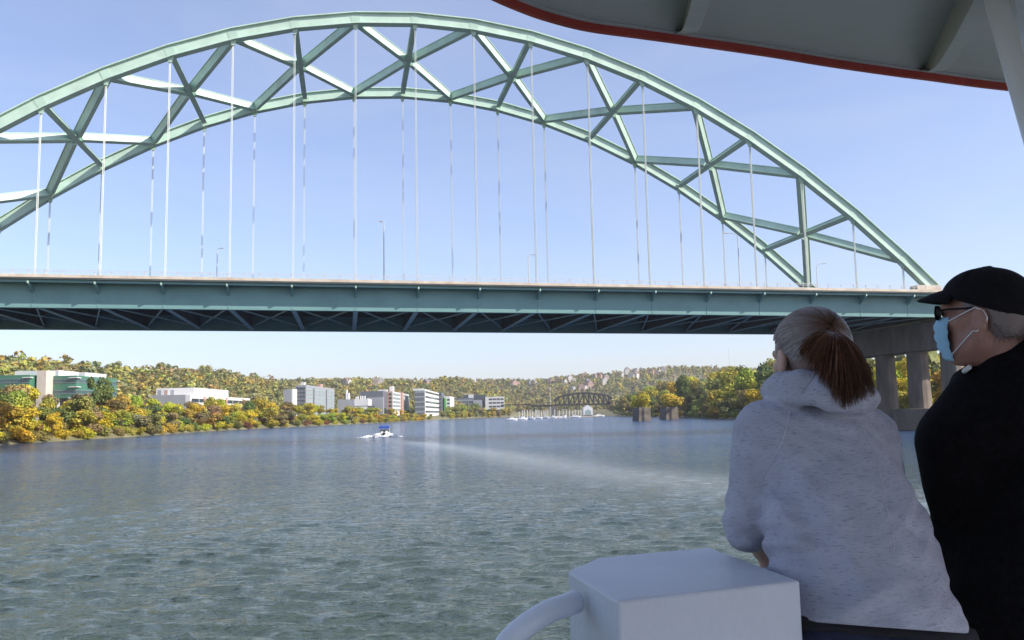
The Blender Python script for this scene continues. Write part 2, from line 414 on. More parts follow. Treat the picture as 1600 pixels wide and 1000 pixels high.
# floor beams and bottom laterals
for k in range(-5, 17):
    g = grade(k); m = MB()
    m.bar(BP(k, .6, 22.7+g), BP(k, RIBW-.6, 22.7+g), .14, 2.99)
    fb = m.build('floor_beam', UNDER, bridge)
    m = MB(); m.bar(BP(k, .6, 21.13+g), BP(k, RIBW-.6, 21.13+g), .75, .1); m.build('beam_flange', STEELU, fb)
for k in range(-5, 16):
    for a, b in ((0, 1), (1, 0)):
        m = MB(); m.bar(BP(k+a, .8, 21.45+grade(k+a)), BP(k+.5, RIBW/2, 21.45+grade(k+.5)), .2, .2)
        m.bar(BP(k+.5, RIBW/2, 21.5+grade(k)), BP(k+b, RIBW-.8, 21.5+grade(k+b)), .2, .2)
        m.build('bottom_brace', STEELU, bridge)
for o in (4.5, 9.5, 14.5, 19.5, 24.5, 29.):
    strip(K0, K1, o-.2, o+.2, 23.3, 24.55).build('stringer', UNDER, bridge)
# end blocks where the ribs land
for o_ in (0., RIBW):
    m = strip(15.2, 15.72, o_-1.05, o_+1.05, 24.96, 26.5, .26); m.build('rib_shoe', PARA, bridge)
# pier
def pier(kp, label):
    pr = empty('bridge_pier', BP(kp, RIBW/2, -3), label, 'pier', 'piers of the arch bridge')
    g = grade(kp)
    m = MB(); w = 1.9
    vs = []
    prof = [(-3.5, 18.6), (-3.5, 20.4), (RIBW+3.5, 20.4), (RIBW+3.5, 18.6), (RIBW+1, 15.3), (-1, 15.3)]
    vs = [BP(kp, a, z+g)+BD3*t*w for t in (-1, 1) for a, z in prof]; nn = len(prof)
    m.add(vs, [tuple(range(nn)), tuple(range(nn, 2*nn))[::-1]]+[(i, (i+1) % nn, nn+(i+1) % nn, nn+i) for i in range(nn)])
    m.build('cap_beam', PIERC, pr, bevel=.12)
    for o in (-.5, 8.9, 18.8, 28.5, 34.)[:4]:
        m = MB(); c0 = BP(kp, o, 3.9); c1 = BP(kp, o, 15.4+g)
        n_ = 14; vs = []
        for c, sc in ((c0, 1.06), (c1, .97)):
            for q in range(n_):
                a = 2*math.pi*q/n_; ca, sa = math.cos(a), math.sin(a)
                vs.append(c + BN3*math.copysign(abs(ca)**.6, ca)*2.15*sc + BD3*math.copysign(abs(sa)**.6, sa)*1.35*sc)
        m.add(vs, [tuple(range(n_)), tuple(range(n_, 2*n_))[::-1]]+[(i, (i+1) % n_, n_+(i+1) % n_, n_+i) for i in range(n_)])
        m.build('column', PIERC, pr)
    m = MB(); vs = [BP(kp, o, z)+BD3*t*3.2 for z in (-3, 3.9) for t, o in ((-1, -6), (1, -6), (1, RIBW+6), (-1, RIBW+6))]
    m.add(vs, [(0,1,2,3),(7,6,5,4),(0,4,5,1),(1,5,6,2),(2,6,7,3),(3,7,4,0)]); m.build('footing', PIERC, pr, bevel=.15)
    for o in (0., RIBW):
        for dk in (-.09, .09):
            m = MB(); q = BP(kp+dk, o, 0); m.bar((q.x, q.y, 20.38+g), (q.x, q.y, 20.81+grade(kp+dk)), .9, .9, (0, 1, 0)); m.build('bearing', STEELU, pr)
pier(15.88, 'weathered concrete pier with thick columns under the right end of the arch bridge')
# street lamps standing on the deck
LAMPS = [(600, 430, 598, 346, 156, -.1, 'tall bare pole lamp at the middle of the arch bridge deck'),
         (339, 425, 338, 388, 172, .5, 'short distant lamp seen between the hangers left of the middle of the bridge'),
         (826, 433, 825, 398, 172, .9, 'lamp with a bent arm right of the middle of the bridge deck'),
         (1156, 440, 1152, 364, 160, -1.8, 'tall lamp with its arm to the left near the right arch foot'),
         (1277, 441, 1279, 412, 182, 1.3, 'small curved lamp just right of where the far rib lands')]
for bx, by, tx, ty, Y, arm, lab in LAMPS:
    q = at(bx, by, Y); z0 = 25.03; t = at(tx, ty, Y)
    L = empty('street_lamp', (q[0], q[1], z0), lab, 'street lamp', 'street lamps on the bridge deck')
    m = MB(); m.tube([(q[0], q[1], z0-.02), (q[0], q[1], t[2]-.6), (q[0]+arm*.3, q[1], t[2]-.1), (q[0]+arm, q[1], t[2])], [.13, .08, .06, .05], 7); m.build('pole', RAILM, L)
    m = MB(); m.bar((q[0]+arm, q[1], t[2]), (q[0]+arm+(.8 if arm > 0 else -.8), q[1], t[2]+.03), .3, .16); m.build('lamp_head', RAILM, L)

# ------------------------------------------------------------------ trees
def leaf_mat(name, objcol=True, attr=False):
    m = bpy.data.materials.new(name); m.use_nodes = True; n, l = nt(m); b = n['Principled BSDF']
    b.inputs['Roughness'].default_value = .7; b.inputs['Specular IOR Level'].default_value = .2
    a = n.new('ShaderNodeAttribute'); a.attribute_name = 'tone'
    r = n.new('ShaderNodeMix'); r.data_type = 'RGBA'; r.blend_type = 'MULTIPLY'; r.inputs[0].default_value = 1
    if objcol:
        oi = n.new('ShaderNodeObjectInfo'); l.new(oi.outputs['Color'], r.inputs[6])
    else:
        a2 = n.new('ShaderNodeAttribute'); a2.attribute_name = 'leafcol'; l.new(a2.outputs['Color'], r.inputs[6])
    l.new(a.outputs['Color'], r.inputs[7]); l.new(r.outputs[2], b.inputs['Base Color'])
    tr = n.new('ShaderNodeBsdfTranslucent'); l.new(r.outputs[2], tr.inputs['Color'])
    ms = n.new('ShaderNodeMixShader'); ms.inputs[0].default_value = .28
    l.new(b.outputs[0], ms.inputs[1]); l.new(tr.outputs[0], ms.inputs[2]); l.new(ms.outputs[0], n['Material Output'].inputs['Surface'])
    return m
LEAF = leaf_mat('autumn_leaves'); LEAFW = leaf_mat('woodland_leaves', False)
BARK = mat('bark', (.10, .075, .055), .95, var=.3, scale=2)
def crown_arrays(rg, nleaf, shape=0, leaf=.11, tall=1.0):
    """unit crown about 1 high sitting at z 0..1: lobes of leaf-sized faces with gaps. returns verts, faces, tone rgb per face"""
    lobes = []
    nl = rg.randint(8, 13)
    for i in range(nl):
        if shape == 0:   # broad
            t = rg.uniform(.12, .92); r = .36*math.sin(math.pi*min(1, t*.85+.12))**.7
            a = rg.uniform(0, 6.28); rr = r*rg.uniform(.25, 1.0)
            lobes.append((rr*math.cos(a), rr*math.sin(a), t, rg.uniform(.13, .23)))
        elif shape == 1:  # tall oval
            t = rg.uniform(.05, .95); r = .24*math.sin(math.pi*min(1, t*.8+.14))
            a = rg.uniform(0, 6.28); rr = r*rg.uniform(.3, 1.0)
            lobes.append((rr*math.cos(a), rr*math.sin(a), t, rg.uniform(.1, .18)))
        else:            # low shrub
            a = rg.uniform(0, 6.28); rr = rg.uniform(0, .5)
            lobes.append((rr*math.cos(a), rr*math.sin(a), rg.uniform(.15, .6), rg.uniform(.2, .36)))
    L = np.array(lobes); w = L[:, 3]**2; idx = rg.choice(nl, nleaf, p=w/w.sum())
    d = rg.normal(size=(nleaf, 3)); d /= np.linalg.norm(d, axis=1)[:, None]
    rad = L[idx, 3]*rg.uniform(.35, 1.12, nleaf)**.6
    P = L[idx, :3] + d*rad[:, None]*np.array([1, 1, .85])
    P[:, 2] = np.clip(P[:, 2], .0, None)
    nrm = d + rg.normal(scale=.55, size=(nleaf, 3)) + np.array([0, 0, .35]); nrm /= np.linalg.norm(nrm, axis=1)[:, None]
    t1 = np.cross(nrm, rg.normal(size=(nleaf, 3))); t1 /= np.linalg.norm(t1, axis=1)[:, None]; t2 = np.cross(nrm, t1)
    s = leaf*rg.uniform(.5, 1.25, nleaf)[:, None]
    q = np.stack([P-t1*s*.6-t2*s*.35, P+t1*s*.55-t2*s*.45, P+t1*s*.25+t2*s*.6, P-t1*s*.5+t2*s*.4], 1)
    base = rg.uniform(.82, 1.16, nl)[idx]*rg.uniform(.8, 1.2, nleaf)
    hue = rg.normal(0, .07, nl)[idx] + rg.normal(0, .04, nleaf)
    tone = np.stack([base*(1+hue), base, base*(1-.5*hue)], 1)
    return q, np.clip(tone, .25, 1.9)
def crown_mesh(name, seed, nleaf, shape, leaf, m):
    rg = np.random.RandomState(seed); q, tone = crown_arrays(rg, nleaf, shape, leaf)
    me = bpy.data.meshes.new(name); N = len(q)
    me.from_pydata(q.reshape(-1, 3).tolist(), [], np.arange(4*N).reshape(N, 4).tolist())
    at_ = me.attributes.new('tone', 'FLOAT_COLOR', 'POINT')
    at_.data.foreach_set('color', np.c_[np.repeat(tone, 4, 0), np.ones(4*N)].astype(np.float32).ravel())
    me.materials.append(m); return me
CROWNS = {s: [crown_mesh('crown', 10*s+i, nl, s, lf, LEAF) for i in range(6)] for s, nl, lf in ((0, 2600, .050), (1, 2000, .046), (2, 1300, .075))}
def trunk_mesh(seed):
    rg = random.Random(seed); m = MB(); top = (rg.uniform(-.04, .04), rg.uniform(-.04, .04), .62)
    m.tube([(0, 0, -.06), (.01, 0, .2), (top[0]*.6, top[1]*.6, .42), top], [.035, .025, .017, .006], 6)
    for k in range(5):
        a = k*1.3+rg.random(); z = rg.uniform(.22, .45); r = rg.uniform(.14, .24)
        m.tube([(top[0]*z, top[1]*z, z), (r*.5*math.cos(a), r*.5*math.sin(a), z+.12), (r*math.cos(a), r*math.sin(a), z+.26)], [.012, .008, .003], 5)
    return m.mesh('trunk', BARK)
TRUNKS = [trunk_mesh(i) for i in range(4)]
YEL = (.54, .45, .045); GOLD = (.45, .35, .055); OLIVE = (.25, .235, .07); GREEN = (.14, .18, .055); DGREEN = (.075, .10, .035)
ORANGE = (.42, .27, .06); BROWN = (.31, .24, .12); LIME = (.38, .38, .06); RUST = (.26, .12, .06)
CNAME = {YEL: 'bright yellow', GOLD: 'golden', OLIVE: 'olive green', GREEN: 'green', DGREEN: 'dark green', ORANGE: 'orange', BROWN: 'brown thinning', LIME: 'yellow-green', RUST: 'rust red'}
CROWN_SINK = .16
TREES = []
def tree(x, y, h, wid, col, shape, zone, z=None, group=None, name=None, where=None):
    TREES.append(dict(x=x, y=y, h=h, w=wid, col=col, shape=shape, zone=zone, z=z, group=group, name=name, where=where))
ORDN = 'first second third fourth fifth sixth seventh eighth ninth tenth eleventh twelfth thirteenth fourteenth fifteenth sixteenth seventeenth eighteenth nineteenth twentieth'.split()
ORDN += ['twenty-'+w for w in ORDN[:9]] + ['thirtieth'] + ['thirty-'+w for w in ORDN[:9]]
def make_trees():
    # labels: colour, kind, place; trees that would share a label are told apart by their order from left to right
    rnd = random.Random(5)
    for t in TREES:
        t['px'] = 800+FPX*t['x']/t['y']
        size = 'shrub' if t['shape'] == 2 else ('slim tree' if t['shape'] == 1 else 'broad tree')
        t['core'] = f"{CNAME[t['col']]} {size} {t['where']}"
    ordn = ORDN
    by = {}
    for t in TREES: by.setdefault(t['core'], []).append(t)
    for core, ts in by.items():
        ts.sort(key=lambda t: t['px'])
        for i, t in enumerate(ts):
            if len(ts) == 1: t['label'] = core
            elif i == 0: t['label'] = 'leftmost ' + core
            elif i == len(ts)-1: t['label'] = 'rightmost ' + core
            else: t['label'] = ordn[i] + ' from left ' + core
    for t in TREES:
        z = float(terrain_z(t['x'], t['y'])) if t['z'] is None else t['z']
        nm = t['name'] or ('shrub' if t['shape'] == 2 else 'tree')
        r = empty(nm, (t['x'], t['y'], z-.1), t['label'], 'shrub' if t['shape'] == 2 else 'tree', t['group'])
        rot = rnd.uniform(0, 6.28)
        c = link('crown', rnd.choice(CROWNS[t['shape']]), r, (0, 0, t['h']*(.0 if t['shape'] == 2 else .02)))
        k = t['h']*(1.0 if t['shape'] != 2 else 1.1); c.scale = (t['w'], t['w'], k); c.rotation_euler = (0, 0, rot)
        j = [rnd.uniform(.85, 1.15) for _ in range(3)]
        c.color = tuple(a*b for a, b in zip(t['col'], j))+(1,)
        k = link('trunk', rnd.choice(TRUNKS), r, (0, 0, 0)); k.scale = (t['w']*1.0, t['w']*1.0, t['h']); k.rotation_euler = (0, 0, rot)
rt = random.Random(11)
def pick(ws):
    k = rt.random()*sum(w for _, w in ws)
    for c, w in ws:
        k -= w
        if k <= 0: return c
    return ws[-1][0]
ZN = [(-1e9, 70, 'on the bank left of the office'), (70, 130, 'on the bank below the office tower'), (130, 200, 'on the bank below the office end'),
      (200, 250, 'on the bank left of the white hall'), (250, 320, 'on the bank before the white hall'), (320, 390, 'on the bank before the white hall windows'),
      (390, 440, 'on the bank right of the white hall'), (440, 530, 'on the bank below the grey glass tower'), (530, 600, 'on the bank below the chimneyed hall'),
      (600, 650, 'on the bank below the striped block'), (650, 705, 'on the bank below the white banded block'), (705, 800, 'on the bank below the low dark glass block')]
ZN = [(a, b, c.replace('round-cornered tower', 'grey glass tower')) for a, b, c in ZN]
def zone_at(px):
    for a, b, c in ZN:
        if a <= px < b: return c
    return ZN[-1][2]
MIXL = [(YEL, 6.5), (GOLD, 3.5), (OLIVE, 2.2), (LIME, 3.8), (GREEN, .8), (BROWN, 1.6), (ORANGE, .3)]
# left bank, waterside rows (y is the distance along the river)
TOPX = [-60, 0, 40, 60, 110, 135, 160, 200, 240, 285, 310, 330, 370, 400, 450, 520, 590, 640, 690, 720, 800]
TOPY = [600, 612, 606, 614, 624, 606, 614, 628, 629, 631, 631, 627, 634, 628, 632, 638, 640, 642, 645, 636, 640]
def top_h(x, y, z0):
    px = 800+FPX*x/y
    return ((hor(px)-np.interp(px, TOPX, TOPY))/FPX*y+CAMZ-z0)*(.80 if 48 < px < 186 else .95)
y = 168.
while y < 1150:
    for row, (off, vis) in enumerate(((3, .66), (9, .92), (16, 1.05), (26, 1.12))):
        if y > 430 and row in (1, 2): continue
        yy = y+rt.uniform(-3, 3); x = float(xl(yy))-off+rt.uniform(-2, 2); px = 800+FPX*x/yy
        if px < -40 or px > 790: continue
        if row == 3 and y < 430 and rt.random() < .35: continue
        if 672 < px < 700 and row < 2: continue
        z0 = float(terrain_z(x, yy)); h = max(3.2, top_h(x, yy, z0)*vis*rt.uniform(.85, 1.12)*1.08)
        c = pick(MIXL); tree(x, yy, h, h*rt.uniform(.95, 1.3)*(1.25 if y > 430 else 1) if row else h*rt.uniform(1.1, 1.5), c, 0 if rt.random() < .8 else 1, '', group='trees along the left bank',
                             where=['by the water', 'low on the bank', 'mid bank', 'atop the bank'][row]+zone_at(px)[len('on the bank'):])
    # shrubs at the waterline
    for q in range(2):
        yy = y+rt.uniform(0, 6); x = float(xl(yy))-1.2-q*4; px = 800+FPX*x/yy
        if -40 < px < 660:
            h = rt.uniform(2.6, 4.2); tree(x, yy, h, h*1.35, pick([(YEL, 3), (LIME, 2), (GOLD, 2), (OLIVE, 2), (RUST, .6)]), 2, '', group='shrubs at the left waterline', where=('at the waterline' if q == 0 else 'just above the waterline')+zone_at(px)[len('on the bank'):])
    y += min(y*.036, 15.5)
tree(-119.5, 243, 15.5, 9, GREEN, 1, '', group='trees along the left bank', where='standing tallest before the green office')
tree(-118.6, 236, 12.5, 10, OLIVE, 0, '', group='trees along the left bank', where='left of the tallest bank tree')
tree(-120.5, 251, 13, 9, GREEN, 0, '', group='trees along the left bank', where='right of the tallest bank tree')
for px_, yt, c in ((690, 640, OLIVE), (700, 636, LIME), (709, 632, OLIVE), (719, 631, LIME), (729, 633, OLIVE), (740, 632, OLIVE), (750, 636, BROWN), (761, 640, GREEN), (768, 636, GOLD), (777, 640, GREEN), (785, 636, GOLD), (792, 640, OLIVE)):
    Y = min(np.linspace(700, 1182, 500), key=lambda q: abs(800+FPX*(float(xl(q))-5)/q-px_)); x = float(xl(Y))-5; z0 = float(terrain_z(x, Y))
    h = (hor(px_)-yt)/FPX*Y+CAMZ-z0; tree(x, Y, h, h*1.25, c, 0, '', group='trees along the left bank', where='at the water before the ' + ('slate block' if px_ < 705 else 'dark glass block' if px_ < 756 else 'white gridded wing'))
# right bank
MIXR = [(OLIVE, 5), (GREEN, 2.6), (LIME, 3.4), (DGREEN, .5), (YEL, 1.6), (BROWN, 1.3), (GOLD, .9)]
RTX = [940, 955, 975, 1000, 1020, 1050, 1090, 1130, 1160, 1180, 1200, 1300, 1700]
RTY = [628, 612, 598, 590, 600, 590, 577, 576, 568, 558, 556, 556, 556]
y = 185.
ZR = [(0, 985, 'left of the stone piers'), (985, 1070, 'behind the stone piers'), (1070, 1120, 'right of the stone piers'), (1120, 1160, 'left of the woman'), (1160, 1330, 'beside the woman'), (1330, 3000, 'behind the bridge pier')]
def zone_r(px):
    for a, b, c in ZR:
        if a <= px < b: return c
while y < 840:
    for row, (off, vis) in enumerate(((3, .5), (14, .8), (32, 1.0))):
        yy = y+rt.uniform(-4, 4); x = float(xr(yy))+off+rt.uniform(-2, 3); px = 800+FPX*x/yy
        if px > 1620: continue
        z0 = float(terrain_z(x, yy)); top = (hor(px)-np.interp(px, RTX, RTY))/FPX*yy+CAMZ-z0
        h = max(4, top*vis*rt.uniform(.85, 1.08)); h = min(h, 24)
        c = pick(MIXR if px < 1320 else [(YEL, 5), (LIME, 3), (GOLD, 2), (OLIVE, 2)])
        tree(x, yy, h, h*rt.uniform(.7, 1.0) if row else h*1.1, c, 0, '', group='trees along the right bank', where=['at the right waterline ', 'mid right bank ', 'high on the right bank '][row]+zone_r(px))
    y *= 1.037
y = 200.
while y < 800:
    yy = y+rt.uniform(-3, 3); x = float(xr(yy))+rt.uniform(.8, 2); px = 800+FPX*x/yy
    h = rt.uniform(2.6, 4.4)
    if px < 1240: tree(x, yy, h, h*1.6, pick([(OLIVE, 3), (LIME, 2), (GREEN, 2), (BROWN, 2), (YEL, 1)]), 2, '', group='shrubs at the right waterline', where='at the right waterline '+zone_r(px))
    y *= 1.028
# dense woods on the slopes and hills behind: nobody could count them
def woods(name, pts, label, cat, nleaf, leaf, seed):
    rg = np.random.RandomState(seed); var = [crown_arrays(rg, nleaf, 0 if i < 6 else 1, leaf) for i in range(9)]
    Q = []; T = []; Cc = []
    for (x, y, z, h, w, col) in pts:
        q, tone = var[rg.randint(9)]; a = rg.uniform(0, 6.28); ca, sa = math.cos(a), math.sin(a)
        R = np.array([[ca, -sa, 0], [sa, ca, 0], [0, 0, 1]])
        P = (q.reshape(-1, 3)@R.T)*np.array([w, w, h*1.0])+np.array([x, y, z])
        Q.append(P); T.append(np.repeat(tone, 4, 0)); Cc.append(np.tile(np.array(col)*rg.uniform(.9, 1.1, 3)*.72+np.array((.25, .225, .10))*.5, (len(P), 1)))
    Q = np.concatenate(Q); T = np.concatenate(T); Cc = np.concatenate(Cc); N = len(Q)//4
    me = bpy.data.meshes.new(name)
    me.vertices.add(4*N); me.vertices.foreach_set('co', Q.astype(np.float32).ravel())
    me.loops.add(4*N); me.loops.foreach_set('vertex_index', np.arange(4*N, dtype=np.int32))
    me.polygons.add(N); me.polygons.foreach_set('loop_start', np.arange(0, 4*N, 4, dtype=np.int32)); me.polygons.foreach_set('loop_total', np.full(N, 4, np.int32))
    me.update(calc_edges=True)
    for nm, A in (('tone', T), ('leafcol', Cc)):
        me.attributes.new(nm, 'FLOAT_COLOR', 'POINT').data.foreach_set('color', np.c_[A, np.ones(len(A))].astype(np.float32).ravel())
    me.materials.append(LEAFW)
    return tag(link(name, me), label, cat, None, 'stuff')
MIXH = [(OLIVE, 7), (GREEN, 3), (LIME, 3), (YEL, 1.1), (BROWN, 3), (ORANGE, .5), (GOLD, 1.4), (DGREEN, .8)]
pts = []
rg = np.random.RandomState(4)
for i in range(3900):
    px = rg.uniform(-60, 800); ratio = max(.05, (800-px)/FPX); ry = min(1500, 345/ratio)
    Y = ry*rg.uniform(.62, 1.12)
    x = (px-800)/FPX*Y
    if xl(Y)-x < 48: continue
    zz = float(terrain_z(x, Y)); h = rg.uniform(8, 13)*(1.0 if rg.rand() < .8 else 1.35)
    pts.append((x, Y, zz-.5, h, h*rg.uniform(1.0, 1.4), pick(MIXH)))
woods('ridge_woods', pts, 'mixed olive, yellow and brown autumn woods covering the left ridge behind the offices', 'woods', 130, .125, 1)
pts = []
for i in range(4600):
    px = rg.uniform(380, 1500); Y = rg.uniform(1330, 2150); x = (px-800)/FPX*Y
    zz = float(terrain_z(x, Y)); h = rg.uniform(9, 15)
    if zz < 2: continue
    pts.append((x, Y, zz-.5, h, h*rg.uniform(.8, 1.2), pick(MIXH)))
woods('far_hill_woods', pts, 'hazy autumn woods covering the far hillside between the houses', 'woods', 54, .21, 2)
pts = []
for i in range(520):
    Y = rg.uniform(180, 1150); x = float(xr(Y))+rg.uniform(26, 170); px = 800+FPX*x/Y
    if px > 1660: continue
    zz = float(terrain_z(x, Y)); h = min(rg.uniform(9, 17), max(5., (hor(px)-np.interp(px, RTX, RTY)+3)/FPX*Y+CAMZ-zz))
    pts.append((x, Y, zz-.5, h, h*rg.uniform(.8, 1.1), pick(MIXR)))
woods('right_slope_woods', pts, 'green and yellow woods filling the slope above the right bank', 'woods', 160, .14, 3)


# ------------------------------------------------------------------ buildings on the left bank
GLASSG = mat('green_tinted_glass_panel', (.05, .165, .105), .35, var=.12, scale=.1, spec=.7)
GLASSGL = mat('green_window', (.05, .10, .11), .12, spec=.8, var=.2, scale=.3)
WHITE = mat('white_cladding', (.64, .635, .62), .6, var=.05, scale=.2)
BEIGE = mat('beige_stone', (.58, .50, .43), .85, var=.08, scale=.3)
LGREY = mat('grey_panel_and_shaded_front', (.30, .31, .33), .6, var=.06, scale=.2)  # grey panels, and fronts of white blocks darkened to carry their shade
DGREY = mat('dark_grey_cladding', (.12, .13, .15), .5, var=.1, scale=.2)
DGLASS = mat('dark_window', (.03, .045, .06), .1, var=.2, scale=.2, spec=.8)
GGREEN = mat('pale_green_glass', (.33, .42, .42), .2, var=.1, scale=.2, spec=.7)
BRICK = mat('pink_brick', (.42, .27, .22), .9, var=.12, scale=.5)
LIMEP = mat('lime_panel', (.08, .35, .08), .5)
ROOFM = mat('flat_roof_felt', (.25, .24, .23), .9)
def base_z(x, y): return float(terrain_z(x, y))-1.0
def bmesh_box(parent, name, m, x0, x1, y0, y1, z0, z1, bevel=0):
    b = MB(); b.box((x0, y0, z0), (x1, y1, z1)); return b.build(name, m, parent, bevel=bevel)
def windows(parent, m, xc, x0, y0, y1, z0, floors, fh, sill, wh, nfront, nside, proud=.06, gapf=.25, skip=()):
    """rows of separate windows on the front (facing the camera, x0..xc at y0) and the side (x=xc, y0..y1); each has a frame and a pane"""
    done = {}
    def one(face, cx, cz, w, side):
        key = (face, round(w, 2))
        if key not in done:
            f = MB(); t = .12
            for a, b, c, d in ((-w/2, w/2, -t, 0), (-w/2, w/2, wh, wh+t)): 
                if side: f.box((0, a, c), (proud+.12, b, d))
                else: f.box((a, -proud-.12, c), (b, 0, d))
            pn = MB()
            if side: pn.box((0, -w/2, 0), (proud, w/2, wh))
            else: pn.box((-w/2, -proud, 0), (w/2, 0, wh))
            done[key] = (pn.mesh('window', m), f.mesh('window_frame', LGREY))
        pm, fm = done[key]
        W_ = bpy.data.objects.new('window', pm); COL.objects.link(W_); W_.parent = parent; W_.matrix_parent_inverse = Matrix.Translation(-WL(parent))
        W_.location = (xc, cx, cz) if side else (cx, y0, cz)
        F_ = bpy.data.objects.new('window_frame', fm); COL.objects.link(F_); F_.parent = W_
    for fl in range(floors):
        z = z0+fl*fh+sill
        if nfront:
            bw = (xc-x0)/nfront
            for i in range(nfront): one('f', x0+bw*(i+.5), z, bw*(1-gapf), False)
        if nside:
            bw = (y1-y0)/nside
            for i in range(nside):
                if (fl, i) in skip: continue
                one('s', y0+bw*(i+.5), z, bw*(1-gapf), True)
def px_x(px, Y): return (px-800)/FPX*Y
def z_at(px, py, Y): return float(at(px, py, Y)[2])
# green office with its beige tower
Y0 = 330.; xc = px_x(118, Y0); xt = px_x(69, Y0-2)
zr = z_at(100, 587, Y0); zb = z_at(100, 622, Y0); g0 = base_z(xc-5, Y0+10)
B = empty('office_building', (xc-8, Y0+15, g0), 'green glass office with a beige stair tower above the left bank trees', 'building')
bmesh_box(B, 'office_wing', GLASSG, xt-.5, xc, Y0, Y0+34, zb, zr)
bmesh_box(B, 'office_wing', GLASSG, px_x(-30, 322), px_x(45, 322), 322., Y0+30, zb, z_at(30, 586, 322))
bmesh_box(B, 'link_wing', GLASSG, px_x(45, 322)+.02, px_x(57, 326), 326., Y0+30, zb, z_at(50, 588, 326))
bmesh_box(B, 'stair_tower', BEIGE, px_x(56, 325), px_x(70.5, 325), 325., 331.5, g0, z_at(60, 579, 325))
bmesh_box(B, 'penthouse', WHITE, px_x(26, 336), px_x(94, 336), 334., 350., zr-.5, z_at(60, 579.5, 336))
bmesh_box(B, 'penthouse', WHITE, xc-3.2, xc-.8, 338., 356., zr-.3, zr+1.6)
bmesh_box(B, 'recessed_storey', DGREY, xt+1, xc-2.5, Y0+2.5, Y0+30, g0, zb)
for sx in (xc-.8, xt+4.0): bmesh_box(B, 'column', WHITE, sx-.35, sx+.35, Y0+.3, Y0+1, g0, zb)
fh = (zr-zb)/2
windows(B, GLASSGL, xc, xt+1, Y0, Y0+34, zb, 2, fh, fh*.38, fh*.3, 6, 8, gapf=.1)
windows(B, GLASSGL, px_x(45, 322), px_x(-28, 322), 322., 350., zb, 2, fh, fh*.38, fh*.3, 5, 0, gapf=.1)
for fl in range(3):
    zz = zb+fl*fh+fh*(.75 if fl == 2 else .9)-(fh*.9 if fl else fh*.95)
for zz in (zb+.05, zb+fh*.98, zr-fh*.2):
    bmesh_box(B, 'sunshade_ledge', WHITE, xc-2.6, xc+.8, Y0-.9, Y0+2.2, zz-.15, zz+.15)
    bmesh_box(B, 'sunshade_ledge', WHITE, px_x(35, 322), px_x(48, 322), 321.2, 323.2, zz-.15, zz+.15)
    bmesh_box(B, 'sunshade_ledge', WHITE, xc-1, xc+.8, Y0+33, Y0+35, zz-.15, zz+.15)
# white low hall
Y0 = 430.; xc = px_x(289, Y0); x0 = px_x(236, Y0); g0 = base_z(xc-8, Y0+20)
z1 = z_at(270, 617, Y0); z2 = z_at(270, 605.5, 440)
B = empty('exhibition_hall', (xc-8, Y0+40, g0), 'low white hall with dark ribbon windows above the left bank', 'building')
bmesh_box(B, 'lower_hall', LGREY, x0, xc, Y0, Y0+6, g0, z1)  # front slab of the white hall coloured grey for its shade
bmesh_box(B, 'lower_hall', WHITE, x0, xc, Y0+6.02, Y0+105, g0, z1-.05)
bmesh_box(B, 'upper_hall', WHITE, px_x(243, 446), xc-1.8, 446., 500., z1-.3, z2)
bmesh_box(B, 'annexe', LGREY, px_x(222, 424), x0-.02, 432., 450., g0, z1-1.2)
for i in range(3): bmesh_box(B, 'front_panel', BRICK if i == 1 else LGREY, px_x(246+i*10, 446), px_x(251+i*10, 446), 445.9, 446.1, z1, z2-1)
windows(B, DGLASS, xc, x0+3, Y0+8, Y0+105, z1-6, 1, 6, 2.5, 1.7, 0, 9, gapf=.06)
windows(B, DGLASS, xc, x0+3, Y0+30, Y0+105, z1-10, 1, 6, 2.5, 1.7, 0, 6, gapf=.3)
for yy in (455., 490., 520.): bmesh_box(B, 'entrance_fin', BRICK, xc+.02, xc+.5, yy, yy+2.2, g0, z1-.4)
# grey glass tower block
Y0 = 600.; xc = px_x(476.5, Y0); x0 = px_x(461, Y0); g0 = base_z(xc-8, Y0+20)
z1 = z_at(470, 603.5, Y0)
B = empty('tower_block', (xc-5, Y0+40, g0), 'grey glass office tower with a dark recessed front and pale panelled side', 'building')
bmesh_box(B, 'dark_front', DGREY, x0, xc-.5, Y0, Y0+40, g0, z1-.4)
bmesh_box(B, 'side_block', LGREY, xc-7, xc, Y0+.6, Y0+96, g0, z_at(500, 604, 640))
bmesh_box(B, 'left_block', LGREY, px_x(441.5, 588), px_x(454.5, 588), 588., 640., g0, z_at(450, 608.5, 588))
bmesh_box(B, 'lit_side_strip', WHITE, px_x(454.5, 588)+.01, px_x(456, 588), 588.2, 600., g0, z_at(450, 607.5, 588))  # white colour stands in for the sunlit side of the left block
bmesh_box(B, 'roof_plant', WHITE, xc-5, xc-2.5, 606., 610., z1-.5, z1+3)
bmesh_box(B, 'roof_plant', BRICK, xc-4, xc-1.5, 652., 661., z1-1, z1+3.4)
nf = 7; fh = (z1-g0-2)/nf
windows(B, GGREEN, xc, x0, Y0+.6, Y0+94, g0+1.5, nf, fh, fh*.3, fh*.5, 0, 8, gapf=.12)
windows(B, DGLASS, xc-.5, x0+.4, Y0, Y0+40, g0+1.5, nf, fh, fh*.3, fh*.5, 3, 0, gapf=.2)
for i in range(4): bmesh_box(B, 'pier_strip', [DGREY, GGREEN][i % 2], xc+.01, xc+.45, Y0+22+i*21, Y0+24.5+i*21, g0, z1-.8)
